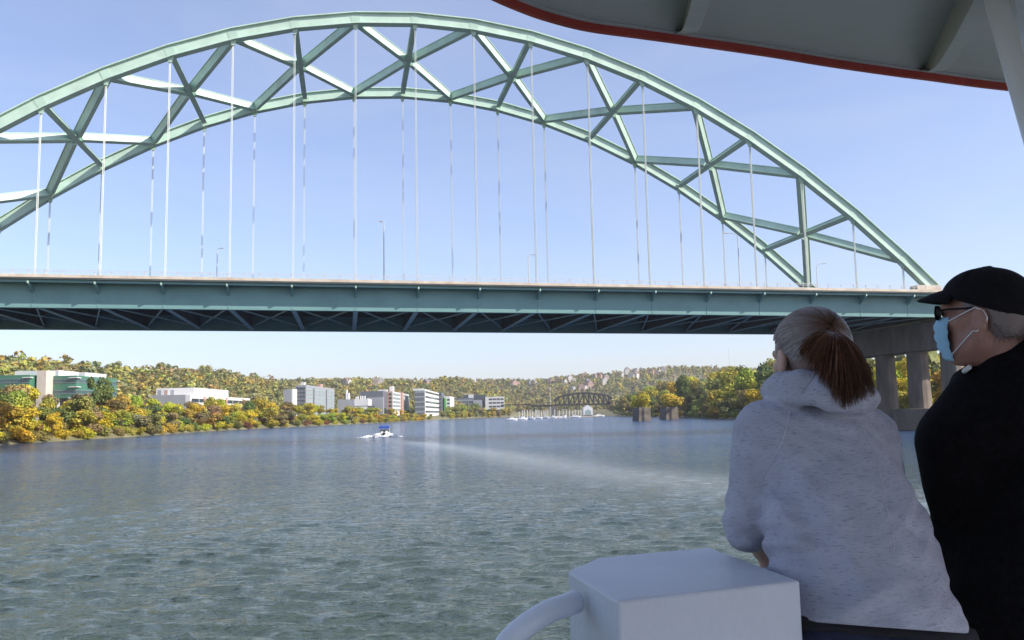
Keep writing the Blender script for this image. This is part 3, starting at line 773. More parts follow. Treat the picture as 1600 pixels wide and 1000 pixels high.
# chimneyed hall
Y0 = 700.; x0 = px_x(526, Y0); xc = px_x(585, Y0); g0 = base_z(px_x(555, Y0), Y0+10)
B = empty('laboratory_hall', ((x0+xc)/2, Y0+15, g0), 'grey stepped hall with a row of white rooftop chimneys', 'building')
bmesh_box(B, 'low_block', LGREY, x0, px_x(552, Y0), Y0, Y0+30, g0, z_at(540, 624, Y0))
bmesh_box(B, 'front_block', DGREY, px_x(552, Y0)+.02, xc, Y0-4, Y0+24, g0, z_at(570, 634, Y0))
bmesh_box(B, 'front_band', WHITE, px_x(545, Y0), xc-6, Y0-4.6, Y0-4.02, z_at(560, 640, Y0), z_at(560, 635.5, Y0))
bmesh_box(B, 'plant_room', WHITE, px_x(552, 712), px_x(576, 712), 706., 722., z_at(560, 634, Y0)-1, z_at(564, 624, 712))
bmesh_box(B, 'rear_block', DGREY, px_x(563, 742), px_x(598, 742), 736., 770., g0, z_at(580, 611.5, 742))
bmesh_box(B, 'rear_base', LGREY, px_x(575, 735), px_x(598, 735), 732., 735.8, g0, z_at(580, 621, 735))
for px_, tp in ((540, 609), (543, 614), (554.5, 620), (557.5, 619), (562, 618.5), (565, 619), (568.5, 618.5), (573, 622)):
    q = px_x(px_, 714); w = 1.0 if px_ < 550 else .65
    b = MB(); b.tube([(q, 714, z_at(560, 634, Y0)-2 if px_ > 550 else z_at(540, 624, Y0)-1), (q, 714, z_at(px_, tp, 714))], [w*1.1, w*.85], 8); b.build('chimney', WHITE, B)
windows(B, DGLASS, xc, px_x(553, Y0), Y0-4, Y0+20, g0, 1, 6, 2.2, 2.4, 6, 3, gapf=.35)
# striped brick and glass block
Y0 = 760.; x0 = px_x(597, Y0); xc = px_x(612, Y0); g0 = base_z(xc, Y0+10); z1 = z_at(610, 611.5, Y0)
B = empty('striped_block', (xc, Y0+40, g0), 'brick and pale green glass block in horizontal stripes with a white vertical fin', 'building')
bmesh_box(B, 'brick_front', BRICK, x0, xc-.4, Y0, Y0+30, g0, z1)
bmesh_box(B, 'glass_side', WHITE, xc-8, xc, Y0+.5, Y0+118, g0, z1-.2)
bmesh_box(B, 'stair_fin', BRICK, xc+.01, xc+1.6, Y0+52, Y0+62, g0, z1+.4)
bmesh_box(B, 'roof_plant', WHITE, xc-5, xc-2, Y0+15, Y0+24, z1-1, z1+5)
bmesh_box(B, 'roof_plant', WHITE, x0-6, x0+2, Y0+10, Y0+20, z1-1, z1+2)
fh = (z1-g0-6)/5
windows(B, GGREEN, xc, x0, Y0+1, Y0+51, g0+5, 5, fh, fh*.3, fh*.52, 0, 3, gapf=.04)
windows(B, GGREEN, xc, x0, Y0+63, Y0+117, g0+5, 5, fh, fh*.3, fh*.52, 0, 3, gapf=.04)
windows(B, DGLASS, xc-.4, x0+.5, Y0, Y0+20, g0+5, 5, fh, fh*.3, fh*.5, 2, 0, gapf=.4)
# white banded block
Y0 = 830.; x0 = px_x(646, Y0); xc = px_x(662, Y0); g0 = base_z(xc, Y0+10); z1 = z_at(660, 608, Y0)
B = empty('banded_block', (xc, Y0+40, g0), 'white block with black window bands and a dark glazed front', 'building')
bmesh_box(B, 'glazed_front', DGREY, x0, xc-.3, Y0, Y0+30, g0, z1-1.4)
bmesh_box(B, 'white_side', WHITE, xc-7, xc, Y0+.4, Y0+165, g0, z1)
bmesh_box(B, 'roof_plant', WHITE, x0-3, xc-3, Y0+12, Y0+40, z1-1, z1+.9)
fh = (z1-g0-4)/5
windows(B, DGLASS, xc, x0, Y0+4, Y0+160, g0+4, 5, fh, fh*.3, fh*.34, 0, 6, gapf=.05)
windows(B, GGREEN, xc-.3, x0+.3, Y0, Y0+30, g0+4, 5, fh, fh*.34, fh*.22, 3, 0, gapf=.1)
# slim slate block with a green strip
Y0 = 985.; x0 = px_x(679, Y0); xc = px_x(688, Y0); g0 = base_z(xc, Y0+10); z1 = z_at(685, 613.5, Y0)
B = empty('slate_block', (xc, Y0+40, g0), 'slim slate blue block with a bright green vertical strip', 'building')
bmesh_box(B, 'slate_front', DGREY, x0, xc, Y0, Y0+40, g0, z1)
bmesh_box(B, 'side_wing', WHITE, px_x(691.5, 1000), px_x(701, 1000), 1000., 1070., g0, z_at(697, 619, 1000))
bmesh_box(B, 'green_strip', LIMEP, px_x(691.5, 998), px_x(694.5, 998), 998., 999.9, g0, z_at(697, 622, 1000))
windows(B, DGLASS, xc, x0+.4, Y0, Y0+30, g0+4, 5, (z1-g0-4)/5, 1.2, 2.0, 2, 0, gapf=.2)
windows(B, DGLASS, px_x(701, 1000), px_x(696, 1000), 1000., 1045., g0+4, 4, 4.2, 1.2, 1.8, 1, 0, gapf=.1)
# low dark glass block with its white wing
Y0 = 1200.; x0 = px_x(706, Y0); xc = px_x(756, Y0); g0 = base_z(px_x(740, Y0), Y0+10)
B = empty('glass_block', ((x0+xc)/2, Y0+15, g0), 'low dark blue glass block with a white gridded wing at its right', 'building')
bmesh_box(B, 'glass_front', DGREY, x0, px_x(737, Y0), Y0, Y0+30, g0, z_at(720, 622, Y0))
bmesh_box(B, 'glass_rear', DGLASS, px_x(722, 1214), xc, 1208., 1245., g0, z_at(740, 617, 1214))
bmesh_box(B, 'roof_plant', WHITE, px_x(730, 1214), px_x(738, 1214), 1207., 1225., z_at(740, 623, 1214), z_at(730, 616.5, 1214))
bmesh_box(B, 'grey_wing', LGREY, px_x(737, Y0)+.02, px_x(751, Y0), Y0-2, Y0+5.9, g0, z_at(740, 625, Y0))
bmesh_box(B, 'white_wing', WHITE, px_x(756, Y0)+.02, px_x(785, Y0), Y0-3, Y0+25, g0, z_at(770, 620, Y0))
fh = 5.0; zt = z_at(770, 620, Y0)
windows(B, DGLASS, px_x(785, Y0), px_x(761, Y0), Y0-3, Y0+25, zt-15.8, 3, fh, 1.3, 2.1, 4, 0, gapf=.14)
windows(B, GGREEN, px_x(737, Y0), x0, Y0, Y0+25, z_at(720, 622, Y0)-10, 2, fh, 1.3, 1.3, 6, 0, gapf=.1)
# rocky pale patches of bank
# ------------------------------------------------------------------ houses on the far hill and ridge
HW = [mat('house_white', (.52, .50, .47), .8), mat('house_tan', (.38, .31, .25), .8), mat('house_pinkish', (.38, .26, .22), .8)]
HR = [mat('roof_grey', (.16, .16, .18), .8), mat('roof_brown', (.22, .14, .11), .8)]
def house_mesh(w, l, h, mats):
    m = MB(); m.box((-w/2, -l/2, -3), (w/2, l/2, h)); nw = len(m.f)
    m.add([(-w/2-.4, -l/2-.4, h), (w/2+.4, -l/2-.4, h), (w/2+.4, l/2+.4, h), (-w/2-.4, l/2+.4, h), (0, -l/2-.4, h+w*.42), (0, l/2+.4, h+w*.42)],
          [(0, 1, 4), (3, 5, 2), (0, 4, 5, 3), (1, 2, 5, 4), (0, 3, 2, 1)])
    me = m.mesh('house', mats)
    for i, p in enumerate(me.polygons): p.material_index = 0 if i < nw else (0 if i < nw+2 else 1)
    return me
HM = [(house_mesh(7+i, 9+i % 3*2, 6+i % 2*2, [HW[i % 3], HR[i % 2]]), ['white', 'tan', 'pinkish'][i % 3]) for i in range(6)]
HS = []
for px0, px1, py0, py1, n_ in ((790, 840, 594, 604, 6), (840, 900, 588, 600, 9), (890, 950, 582, 600, 12), (940, 1000, 578, 596, 9), (985, 1040, 578, 588, 6), (890, 935, 604, 612, 4)):
    for i in range(n_): HS.append((rt.uniform(px0, px1), rt.uniform(py0, py1), 'on the far hillside beyond the dark truss bridge'))
for px_, py_ in ((122, 571), (137, 573), (471, 598), (489, 597), (541, 602), (545, 606), (583, 600), (586, 602), (596, 601), (629, 598), (646, 600), (667, 603)): HS.append((px_, py_, 'on the ridge above the left bank offices'))
HS.sort()
cnt = {}
HO = []
for px_, py_, wh in HS:
    # drop the house where its line of sight meets the hill
    d = ray(px_, py_); best = None
    lo, hi = (1350, 2250) if px_ > 430 else (480, 1300)
    for Y in np.linspace(lo, hi, 200):
        q = CAM+d*Y/d[1]
        if terrain_z(q[0], Y)+6 >= q[2]: best = (q[0], Y); break
    if best is None: best = ((CAM+d*hi/d[1])[0]*.98, hi*.98)
    me, cn = rt.choice(HM); HO.append((px_, best, me, cn, wh))
tot = {}
for h_ in HO: tot[(h_[3], h_[4])] = tot.get((h_[3], h_[4]), 0)+1
for px_, (x, Y), me, cn, wh in HO:
    k = cnt[(cn, wh)] = cnt.get((cn, wh), 0)+1
    n_ = tot[(cn, wh)]
    lab = ('leftmost ' if k == 1 else 'rightmost ' if k == n_ else ORDN[k-1]+' from left ')+f'small {cn} gabled house {wh}'
    o = link('house', me); o.location = (x, Y, float(terrain_z(x, Y))+5.5); o.rotation_euler = (0, 0, rt.uniform(-.8, .8)); tag(o, lab, 'house', 'small houses on the hills')

# ------------------------------------------------------------------ dark truss bridge far upstream
TRUSS = mat('dark_truss_paint', (.022, .021, .024), .8, var=.15, scale=.2)
STONE = mat('old_pier_stone', (.27, .215, .165), .95, var=.25, scale=.5, dirt=(.10, .085, .07), dirt_amt=.8, dirt_scale=.3, bump=.5, bscale=2)
STONED = mat('old_pier_stone_nose', (.13, .115, .10), .95, var=.25, scale=.5, bump=.5, bscale=2)
YT = 1080.
T = empty('truss_bridge', (px_x(865, YT), YT+4, 0), 'dark steel truss bridge with a humped span crossing far beyond the marina', 'bridge')
zb = z_at(900, 632.5, YT)
xs = np.linspace(px_x(863, YT), px_x(956, YT), 13); hump = [z_at(865, 627, YT)-zb] + [ (z_at(905, 614.5, YT)-zb)*(.62+.38*math.sin(math.pi*i/12)) for i in range(1, 12)] + [z_at(865, 627, YT)-zb]
for dy in (0, 8):
    for i in range(12):
        for nm, z0, z1, w in (('bottom_chord', zb+.2, zb+.2, 1.3), ('top_chord', zb+hump[i], zb+hump[i+1], 1.5)):
            m = MB(); m.bar((xs[i], YT+dy, z0), (xs[i+1], YT+dy, z1), 1.0, w*1.5); m.build(nm, TRUSS, T)
        if i: m = MB(); m.bar((xs[i], YT+dy, zb), (xs[i], YT+dy, zb+hump[i]), 1.2, .9, (0, 1, 0)); m.build('vertical_post', TRUSS, T)
        a, b = (i, i+1) if i >= 6 else (i+1, i)
        m = MB(); m.bar((xs[a], YT+dy, zb+hump[a]), (xs[b], YT+dy, zb), .9, .8, (0, 1, 0)); m.build('diagonal', TRUSS, T)
xl0 = px_x(826, YT)
m = MB(); m.box((xl0, YT-.5, zb-1.6), (xs[0], YT+8.5, zb+.6)); m.build('approach_span', TRUSS, T)
m = MB()
for i in range(16):
    q = xl0+(xs[0]-xl0)*i/16; m.bar((q, YT, zb+.4), (q, YT, zb+3.4), .3, .3, (0, 1, 0))
m.bar((xl0, YT, zb+3.4), (xs[0], YT, zb+4.), .4, .4); m.build('approach_railing', TRUSS, T)
m = MB(); m.box((px_x(780, YT), YT+1, zb+1), (xl0-.05, YT+8, zb+2.2)); m.build('approach_deck', TRUSS, T)
m = MB(); m.box((xs[0], YT+.6, zb-.7), (xs[-1]+40, YT+7.4, zb-.45)); m.build('deck', TRUSS, T)
for px_, w in ((863, 3.4), (955, 3.)):
    q = px_x(px_, YT); m = MB(); m.box((q-w, YT-1, -3), (q+w, YT+9, zb-.92)); m.build('pier', STONED, T)
# two old stone piers standing in the river with yellow bushes on top
SP = [(990.5, 1018, 657.5, 636.5, 'wide old stone pier with a yellow bush growing on its top'), (1033, 1061, 655.5, 635.5, 'old stone pier with a full bright golden bush, nearer the right bank')]
for x0p, x1p, yb, yt, lab in SP:
    q = on_z((x0p+x1p)/2, yb, 0); Y = q[1]; w = (x1p-x0p)/FPX*Y; zt = z_at((x0p+x1p)/2, yt, Y)
    P = empty('stone_pier', (q[0], Y, -3), lab, 'pier', 'old stone piers in the river')
    L = 13.; x0 = q[0]-w/2
    bz = list(np.linspace(-2.5, zt, 8))
    for i in range(7):    # courses of stone, each with its own ragged face
        j = rt.uniform(-.09, .09); t_ = .25*i
        m = MB(); m.prism([(x0+w*.27+t_*.3+j, Y+j), (x0+w-t_*.2+j, Y+j), (x0+w-t_*.2+j, Y+L), (x0+w*.27+t_*.3+j, Y+L)], bz[i], bz[i+1]-.07); m.build('stone_course', STONE, P)
        m = MB(); m.prism([(x0+w*.27+t_*.3-.02+j, Y+.1+j), (x0+w*.27+t_*.3-.02+j, Y+L-.1), (x0+t_*.55+j, Y+L*.5+j), (x0+t_*.4+j, Y+2.2+j)], bz[i], bz[i+1]-.05); m.build('cutwater_course', STONED, P)
    m = MB(); m.box((x0+w*.55, Y-.35, -2.5), (x0+w*.61, Y+.2, zt-.3)); m.build('face_buttress', STONED, P)
    tree(q[0]+w*.05, Y+4, 8.0 if x0p > 1000 else 8.5, w*(1.2 if x0p > 1000 else .95), YEL, 2, '', z=zt, group='bushes on the old stone piers', where='on top of the ' + ('right' if x0p > 1000 else 'left') + ' old stone pier')
# ------------------------------------------------------------------ marina
HULL = mat('white_gelcoat', (.8, .8, .78), .3, var=.04); BLUEC = mat('blue_canvas', (.03, .09, .42), .8, var=.15); DARKW = mat('smoked_window', (.02, .025, .03), .1, spec=.8)
PILE = mat('pale_mooring_pile', (.62, .60, .55), .9, var=.1); WOODD = mat('dock_timber', (.33, .28, .22), .9, var=.2); ENG = mat('outboard_black', (.02, .02, .022), .4)
def hull_mesh(L, W_, H, m):
    """boat hull along +y: flared sections from a flat transom to a raked bow"""
    b = MB(); ns = 9; vs = []
    for i in range(ns):
        t = i/(ns-1); hw = W_/2*(1-.95*max(0, (t-.45)/.55)**2.2); y = -L/2+L*t; sh = H*(1+.25*t*t)
        y2 = y + .05*L*t
        vs += [(-hw, y2, sh), (-hw*.92, y, H*.45), (-hw*.55, y-.0, -.1), (0, y, -.28), (hw*.55, y, -.1), (hw*.92, y, H*.45), (hw, y2, sh)]
    fs = []
    for i in range(ns-1):
        for j in range(6): fs.append((i*7+j, i*7+j+1, (i+1)*7+j+1, (i+1)*7+j))
        fs.append((i*7+6, i*7, (i+1)*7, (i+1)*7+6))
    fs.append(tuple(range(7))); b.add(vs, fs); return b.mesh('hull', m, False)
def cabin_cruiser(px, py, Lp, label, kind):
    q = on_z(px, py, 0); Y = q[1]; L = max(6., Lp/FPX*Y*1.15); rz = rt.uniform(-1.9, -1.2) if kind != 2 else rt.uniform(-.4, .4)
    B = empty('moored_boat', (q[0], Y, .1), label, 'boat', 'boats moored at the marina'); B.rotation_euler = (0, 0, rz)
    def part(n, me): 
        o = bpy.data.objects.new(n, me); COL.objects.link(o); o.parent = B; return o
    part('hull', hull_mesh(L, L*.34, 1.15, HULL))
    c = MB(); c.add([(-L*.12, -L*.2, 1.1), (L*.12, -L*.2, 1.1), (L*.12, L*.2, 1.15), (-L*.12, L*.2, 1.15), (-L*.1, -L*.16, 2.3), (L*.1, -L*.16, 2.3), (L*.09, L*.1, 2.3), (-L*.09, L*.1, 2.3)], [(0,3,2,1),(4,5,6,7),(0,1,5,4),(1,2,6,5),(2,3,7,6),(3,0,4,7)])
    part('cabin', c.mesh('cabin', HULL))
    w = MB(); w.box((-L*.118, -L*.14, 1.6), (L*.118, L*.1, 2.0)); part('cabin_window', w.mesh('cabin_window', DARKW))
    if kind == 1: k = MB(); k.box((-L*.11, -L*.3, 2.35), (L*.11, -L*.02, 2.5)); part('canopy', k.mesh('canopy', BLUEC if Lp > 9 else HULL))
    r = MB(); r.tube([(0, -L*.05, 2.3), (0, -L*.05, 3.6)], .04, 5); part('mast', r.mesh('mast', RAILM))
for px_, py_, Lp, lab, kd in ((800, 657, 15, 'white moored cruiser at the left end of the marina', 0), (817, 656, 13, 'white cabin boat second from the left end of the marina', 1),
        (830, 655.5, 11, 'low white boat with a raised bow third along the marina', 0), (842, 654.5, 8, 'small white boat left of the truss bridge pier', 0), (853, 654, 9, 'small cruiser moored just left of the truss bridge pier', 1),
        (865, 653.5, 9, 'white boat moored in front of the truss bridge pier', 0), (873, 653, 8, 'small boat moored just right of the truss bridge pier', 1), (883.5, 653.2, 11, 'round-fronted white boat seen bow on, mid marina', 2),
        (899, 652.6, 14, 'long low white boat left of the boathouse', 0), (936, 650.8, 15, 'tan flat boat at the right end of the marina', 0)):
    cabin_cruiser(px_, py_, Lp, lab, kd)
piles = [808, 813, 816, 821, 825, 829, 834, 836, 839, 843, 847, 850, 853, 864, 871, 877, 882, 887, 892, 896, 901, 905]
for i, px_ in enumerate(piles):
    Y = 640+(px_-800)*1.6; q = (px_x(px_, Y), Y+8)
    m = MB(); h = rt.uniform(6.0, 7.6); m.tube([(q[0], q[1], -2.5), (q[0], q[1], h)], [.36, .33], 8)
    o = m.build('mooring_pile', PILE); tag(o, ('leftmost' if i == 0 else 'rightmost' if i == len(piles)-1 else ORDN[i]+' from left') + ' pale tall mooring pile standing among the marina boats', 'mooring pile', 'mooring piles of the marina')
m = MB()
for a, b in zip(range(796, 940, 8), range(804, 948, 8)):
    Ya, Yb = 646+(a-800)*1.6, 646+(b-800)*1.6
    m.bar((px_x(a, Ya), Ya+6, .4), (px_x(b, Yb), Yb+6, .4), 2.4, .5)
tag(m.build('floating_dock', WOODD), 'long low timber dock running behind the moored boats', 'dock')
# boathouse
Y = 850.; xa, xb = px_x(908, Y), px_x(922.5, Y); zt = z_at(915, 633, Y); ze = z_at(915, 637.5, Y)
BH = empty('boathouse', ((xa+xb)/2, Y+6, .3), 'white gabled boathouse with a grey arched front under the truss bridge', 'boathouse')
m = MB(); xm = (xa+xb)/2
m.add([(xa, Y, .3), (xb, Y, .3), (xb, Y, ze), (xm, Y, zt), (xa, Y, ze), (xa, Y+14, .3), (xb, Y+14, .3), (xb, Y+14, ze), (xm, Y+14, zt), (xa, Y+14, ze)],
      [(0,1,2,3,4), (9,8,7,6,5), (0,5,6,1), (1,6,7,2), (2,7,8,3), (3,8,9,4), (4,9,5,0)]); m.build('shell', HULL, BH)
m = MB(); r = (xb-xa)*.33
m.add([(xm-r, Y-.1, 1.8)]+[(xm-r*math.cos(a), Y-.1, ze*.5+r*.9*math.sin(a)) for a in np.linspace(0, math.pi, 9)]+[(xm+r, Y-.1, 1.8)], [tuple(range(11))]); m.build('arched_window', GGREEN, BH)
m = MB(); m.box((xa-1, Y-2.5, -.3), (xb+1, Y-.2, 1.0)); m.build('landing', WOODD, BH)
m = MB(); m.box((xa+.5, Y-.3, 1.1), (xb-.5, Y-.02, 1.9)); m.build('dark_skirting', DGREY, BH)
# radio masts beyond the right trees
for px_, yt, lab in ((1138, 545, 'thin pale radio mast rising beyond the right bank trees'), (857, 604, 'slim pale mast rising behind the truss bridge')):
    Y = 1500. if px_ > 1000 else 1120.; x = px_x(px_, Y); m = MB(); m.tube([(x, Y, 0), (x, Y, z_at(px_, yt, Y))], [.5, .25], 6); tag(m.build('radio_mast', RAILM), lab, 'mast')

# ------------------------------------------------------------------ motorboat heading away
q = on_z(601, 682, 0); MBX, MBY = float(q[0]), float(q[1])
boat = empty('motorboat', (MBX, MBY, 0), 'white motorboat with a blue canopy speeding away up the river', 'boat')
boat.rotation_euler = (math.radians(4), 0, math.radians(6))
def bpart(n, mb, m, par=boat, smooth=False):
    o = bpy.data.objects.new(n, mb if isinstance(mb, bpy.types.Mesh) else mb.mesh(n, m, smooth)); COL.objects.link(o); o.parent = par; return o
hm = hull_mesh(5.8, 2.35, .95, HULL); bpart('hull', hm, HULL)
m = MB(); m.box((-1.05, -2.88, .5), (1.05, -2.8, .9)); bpart('transom', m, HULL)
m = MB(); m.add([(-1.0, -.2, .95), (1.0, -.2, .95), (.8, .6, 1.0), (-.8, .6, 1.0), (-.9, -.1, 1.55), (.9, -.1, 1.55), (.7, .35, 1.5), (-.7, .35, 1.5)], [(0,1,5,4),(1,2,6,5),(2,3,7,6),(3,0,4,7)]); bpart('windscreen', m, DARKW)
m = MB()
for i in range(6):
    a, b = -1.15+i*.383, -1.15+(i+1)*.383; za, zb_ = 2.3+.16*math.cos(a*1.3), 2.3+.16*math.cos(b*1.3)
    m.add([(a, -2.0, za), (b, -2.0, zb_), (b, .5, zb_), (a, .5, za), (a, -2.0, za+.05), (b, -2.0, zb_+.05), (b, .5, zb_+.05), (a, .5, za+.05)], [(0,3,2,1),(4,5,6,7),(0,1,5,4),(2,3,7,6)])
m.box((-1.16, -2.02, 1.95), (1.16, -1.98, 2.36)); cn = bpart('canopy', m, BLUEC)
for sx in (-1, 1):
    for y_ in (-1.9, .4):
        m = MB(); m.tube([(sx*1.08, -.8, .95), (sx*1.1, y_, 2.34)], .03, 6); bpart('canopy_pole', m, RAILM, cn)
m = MB(); m.box((-.3, -3.3, .2), (.3, -2.9, 1.15)); eng = bpart('outboard_engine', m, ENG)
m = MB(); m.box((-.14, -3.2, -.3), (.14, -2.95, .2)); bpart('engine_leg', m, ENG, eng)
m = MB()
for sx in (-.5, .5): m.box((sx-.3, -1.5, .55), (sx+.3, -.9, 1.0)); m.box((sx-.3, -1.6, .95), (sx+.3, -1.45, 1.4))
bpart('seats', m, HULL)
# white water thrown up behind it
FOAM = mat('white_water', (.82, .84, .84), .8, var=.15, scale=2)
rg = np.random.RandomState(9); m = MB()
for i in range(700):
    t = rg.rand()**1.2; side = rg.choice([-1, 1]); spread = (1.1+4.2*t)*rg.uniform(.55, 1.05) if rg.rand() < .7 else rg.uniform(0, 1.4)
    x = MBX+side*spread+.3; y = MBY-2.6-t*5.0; s = rg.uniform(.08, .3)*(1.3-.8*t); z = rg.uniform(0, .75)*(1-t)*(.4+.6*min(1, spread/1.5))
    m.add([(x-s, y, z), (x+s, y+s*.5, z), (x, y-s, z+.02), (x, y, z+s*.9)], [(0, 2, 1), (0, 1, 3), (1, 2, 3), (2, 0, 3)])
tag(m.build('boat_wake_foam', FOAM), 'white water thrown up behind the motorboat', 'wake foam', None, 'stuff')
make_trees()

# ------------------------------------------------------------------ the tour boat we stand on
DZ = 3.1; HAZE = .00011; HEMZ = 4.072
WPAINT = mat('white_boat_paint', (.55, .58, .64), .45, var=.05, scale=3, bump=.12, bscale=60, dirt=(.45, .45, .46), dirt_amt=.35, dirt_scale=2.5)  # white tinted blue to carry the cool shade on the boat
WPAINT2 = mat('white_pipe_paint', (.64, .68, .75), .3, var=.05, scale=6, bump=.1, bscale=80)
POSTP = mat('bright_post_enamel', (.88, .89, .92), .3, var=.04, scale=6)
CEIL = mat('grey_ceiling_paint', (.46, .47, .48), .55, var=.08, scale=3, bump=.2, bscale=30, dirt=(.25, .25, .25), dirt_amt=.4, dirt_scale=3)
REDP = mat('red_trim_paint', (.42, .06, .045), .5, var=.15, scale=8, bump=.25, bscale=40, dirt=(.16, .03, .03), dirt_amt=.5, dirt_scale=9)
DECKP = mat('pale_deck_paint', (.36, .40, .46), .8, var=.1, scale=5, bump=.3, bscale=150)
RUSTY = mat('rust_spots', (.12, .05, .03), .9)
ship = empty('tour_boat', (1.5, 0, DZ), 'white tour boat deck with a red edged roof over the two people', 'boat')
EDGE = [(-1.35, -2.2), (-1.3, -1.5), (-.95, .0), (-.62, .9), (-.36, 1.42), (-.16, 1.75), (-.05, 1.9), (.05, 2.0), (.13, 2.06), (.22, 2.11), (.35, 2.155), (.48, 2.2), (.73, 2.29), (.93, 2.37), (1.15, 2.45), (1.27, 2.49), (1.57, 2.59), (2.2, 2.76), (3.0, 2.93), (3.7, 3.0)]
def smooth_line(P, n=6):
    P = [np.array(q, float) for q in P]; out = []
    for i in range(len(P)-1):
        p0 = P[max(i-1, 0)]; p1 = P[i]; p2 = P[i+1]; p3 = P[min(i+2, len(P)-1)]
        for t in np.linspace(0, 1, n, endpoint=False):
            out.append(.5*(2*p1+(p2-p0)*t+(2*p0-5*p1+4*p2-p3)*t*t+(3*p1-p0-3*p2+p3)*t**3))
    return out+[P[-1]]
E2 = smooth_line(EDGE, 5)
ZR_ = 5.5
m = MB(); m.prism([tuple(q) for q in E2]+[(3.7, -2.2)], ZR_, ZR_+.05); roof = m.build('roof', CEIL, ship)
def ribbon(P, z0, z1, off0, off1):
    """closed strip following P in plan, between two outward offsets"""
    m = MB(); vs = []; fs = []
    for i, q in enumerate(P):
        t = P[min(i+1, len(P)-1)]-P[max(i-1, 0)]; t = t/np.linalg.norm(t); nn = np.array([-t[1], t[0]])
        for o, z in ((off0, z0), (off1, z0), (off1, z1), (off0, z1)): vs.append((q[0]+nn[0]*o, q[1]+nn[1]*o, z))
    for i in range(len(P)-1):
        for j in range(4): fs.append((4*i+j, 4*i+(j+1) % 4, 4*i+4+(j+1) % 4, 4*i+4+j))
    m.add(vs, fs); return m
ribbon(E2, ZR_-.027, ZR_+.13, .002, .014).build('red_fascia', REDP, roof)
m = ribbon(E2, ZR_-.001-.006, ZR_-.001, -.008, .001); m.build('fascia_weld', CEIL, roof)
# ceiling beams: plates that deepen away from the edge with a narrow flange
for (a, b) in (((.472, 2.19), (.40, 1.5)), ((1.255, 2.475), (1.04, 1.75)), ((2.0, 2.7), (1.75, 1.9)), ((-.2, 1.68), (-.1, 1.1)), ((2.9, 2.9), (2.6, 2.0))):
    a = np.array(a); b = np.array(b); d = (b-a)/np.linalg.norm(b-a); pn = np.array([-d[1], d[0]])
    S = [0, .03, .07, .13, .2, .3, .45, .7, 1.5, 4.]; H = [.004, .012, .03, .055, .075, .09, .1, .105, .11, .11]
    m = MB(); vs = []; fs = []
    for s_, h_ in zip(S, H):
        q = a+d*s_
        for o, z in ((.006, ZR_-.0005), (-.006, ZR_-.0005), (-.006, ZR_-h_), (.006, ZR_-h_)): vs.append((q[0]+pn[0]*o, q[1]+pn[1]*o, z))
    for i in range(len(S)-1):
        for j in range(4): fs.append((4*i+j, 4*i+(j+1) % 4, 4*i+4+(j+1) % 4, 4*i+4+j))
    fs += [(0, 1, 2, 3)]; m.add(vs, fs); bm_ = m.build('roof_beam', CEIL, roof)
    m = MB(); vs = []; fs = []
    for s_, h_ in zip(S, H):
        q = a+d*s_
        for o, z in ((.02, ZR_-h_-.004), (-.02, ZR_-h_-.004), (-.02, ZR_-h_-.0005), (.02, ZR_-h_-.0005)): vs.append((q[0]+pn[0]*o, q[1]+pn[1]*o, z))
    for i in range(len(S)-1):
        for j in range(4): fs.append((4*i+j, 4*i+(j+1) % 4, 4*i+4+(j+1) % 4, 4*i+4+j))
    m.add(vs, fs); m.build('beam_flange', CEIL, bm_)
# inclined post
pt, pb = at(1556, 0, 1.75), at(1607, 180, 1.75); dirn = (pt-pb); dirn /= np.linalg.norm(dirn)
top = pt+dirn*((ZR_-.002-pt[2])/dirn[2]); bot = pt+dirn*((DZ-pt[2])/dirn[2])
m = MB(); m.tube([top, top*.5+bot*.5, bot], .0225, 18); m.build('roof_post', POSTP, ship, smooth=True)
q0 = top+np.array([.075, .06, 0]); m = MB(); m.bar(q0, q0+(bot-top), .012, .07, (.3, 1, 0)); m.build('post_plate', WPAINT, ship)
# deck, side and back of the boat
inn = [(q[0], q[1]) for q in E2]
m = MB(); m.prism([(x+.03, y-.12) for x, y in inn]+[(3.7, -2.2)], DZ-.06, DZ); m.build('deck', DECKP, ship)
hl = ribbon(E2, .2, DZ-.002, -.14, -.1); hl.build('hull_side', WPAINT, ship)
for z in (DZ-1.6,):
    ribbon(E2, z, z+.12, -.1, -.04).build('rub_rail', REDP, ship)
# white locker box with a chamfered corner
BXP = [(.18, 1.60), (.56, 1.75), (.48, 2.19), (.19, 2.07), (.11, 1.91)]
m = MB(); m.prism(BXP, DZ, 4.16); box = m.build('locker_box', WPAINT, ship, bevel=.006)
# pipe rail curving down from the box, and the rail the people lean on
P = [at(900, 940, 1.78), at(884, 946, 1.76), at(858, 955, 1.74), at(830, 972, 1.72), at(805, 992, 1.71), at(787, 1014, 1.70), at(778, 1045, 1.7), at(774, 1100, 1.7)]
P = smooth_line(P, 5); P = P+[np.array([P[-1][0], P[-1][1], DZ])]
m = MB(); m.tube(P, .0228, 16); m.build('pipe_rail', WPAINT2, ship, smooth=True)
RAILZ = 4.09
RP = smooth_line([(.44, 2.07, RAILZ), (.7, 2.2, RAILZ), (1.0, 2.31, RAILZ), (1.4, 2.44, RAILZ), (2.2, 2.65, RAILZ), (3.5, 2.85, RAILZ)], 5)
m = MB(); m.tube(RP, .024, 14); hr = m.build('hand_rail', WPAINT2, ship, smooth=True)
for z in (DZ+.35, DZ+.65):
    m = MB(); m.tube([np.array([q[0], q[1], z]) for q in RP], .014, 10); m.build('lower_rail', WPAINT2, ship, smooth=True)
for q in RP[4::6]:
    m = MB(); m.tube([(q[0], q[1], DZ), (q[0], q[1], RAILZ)], .018, 10); m.build('stanchion', WPAINT2, ship, smooth=True)

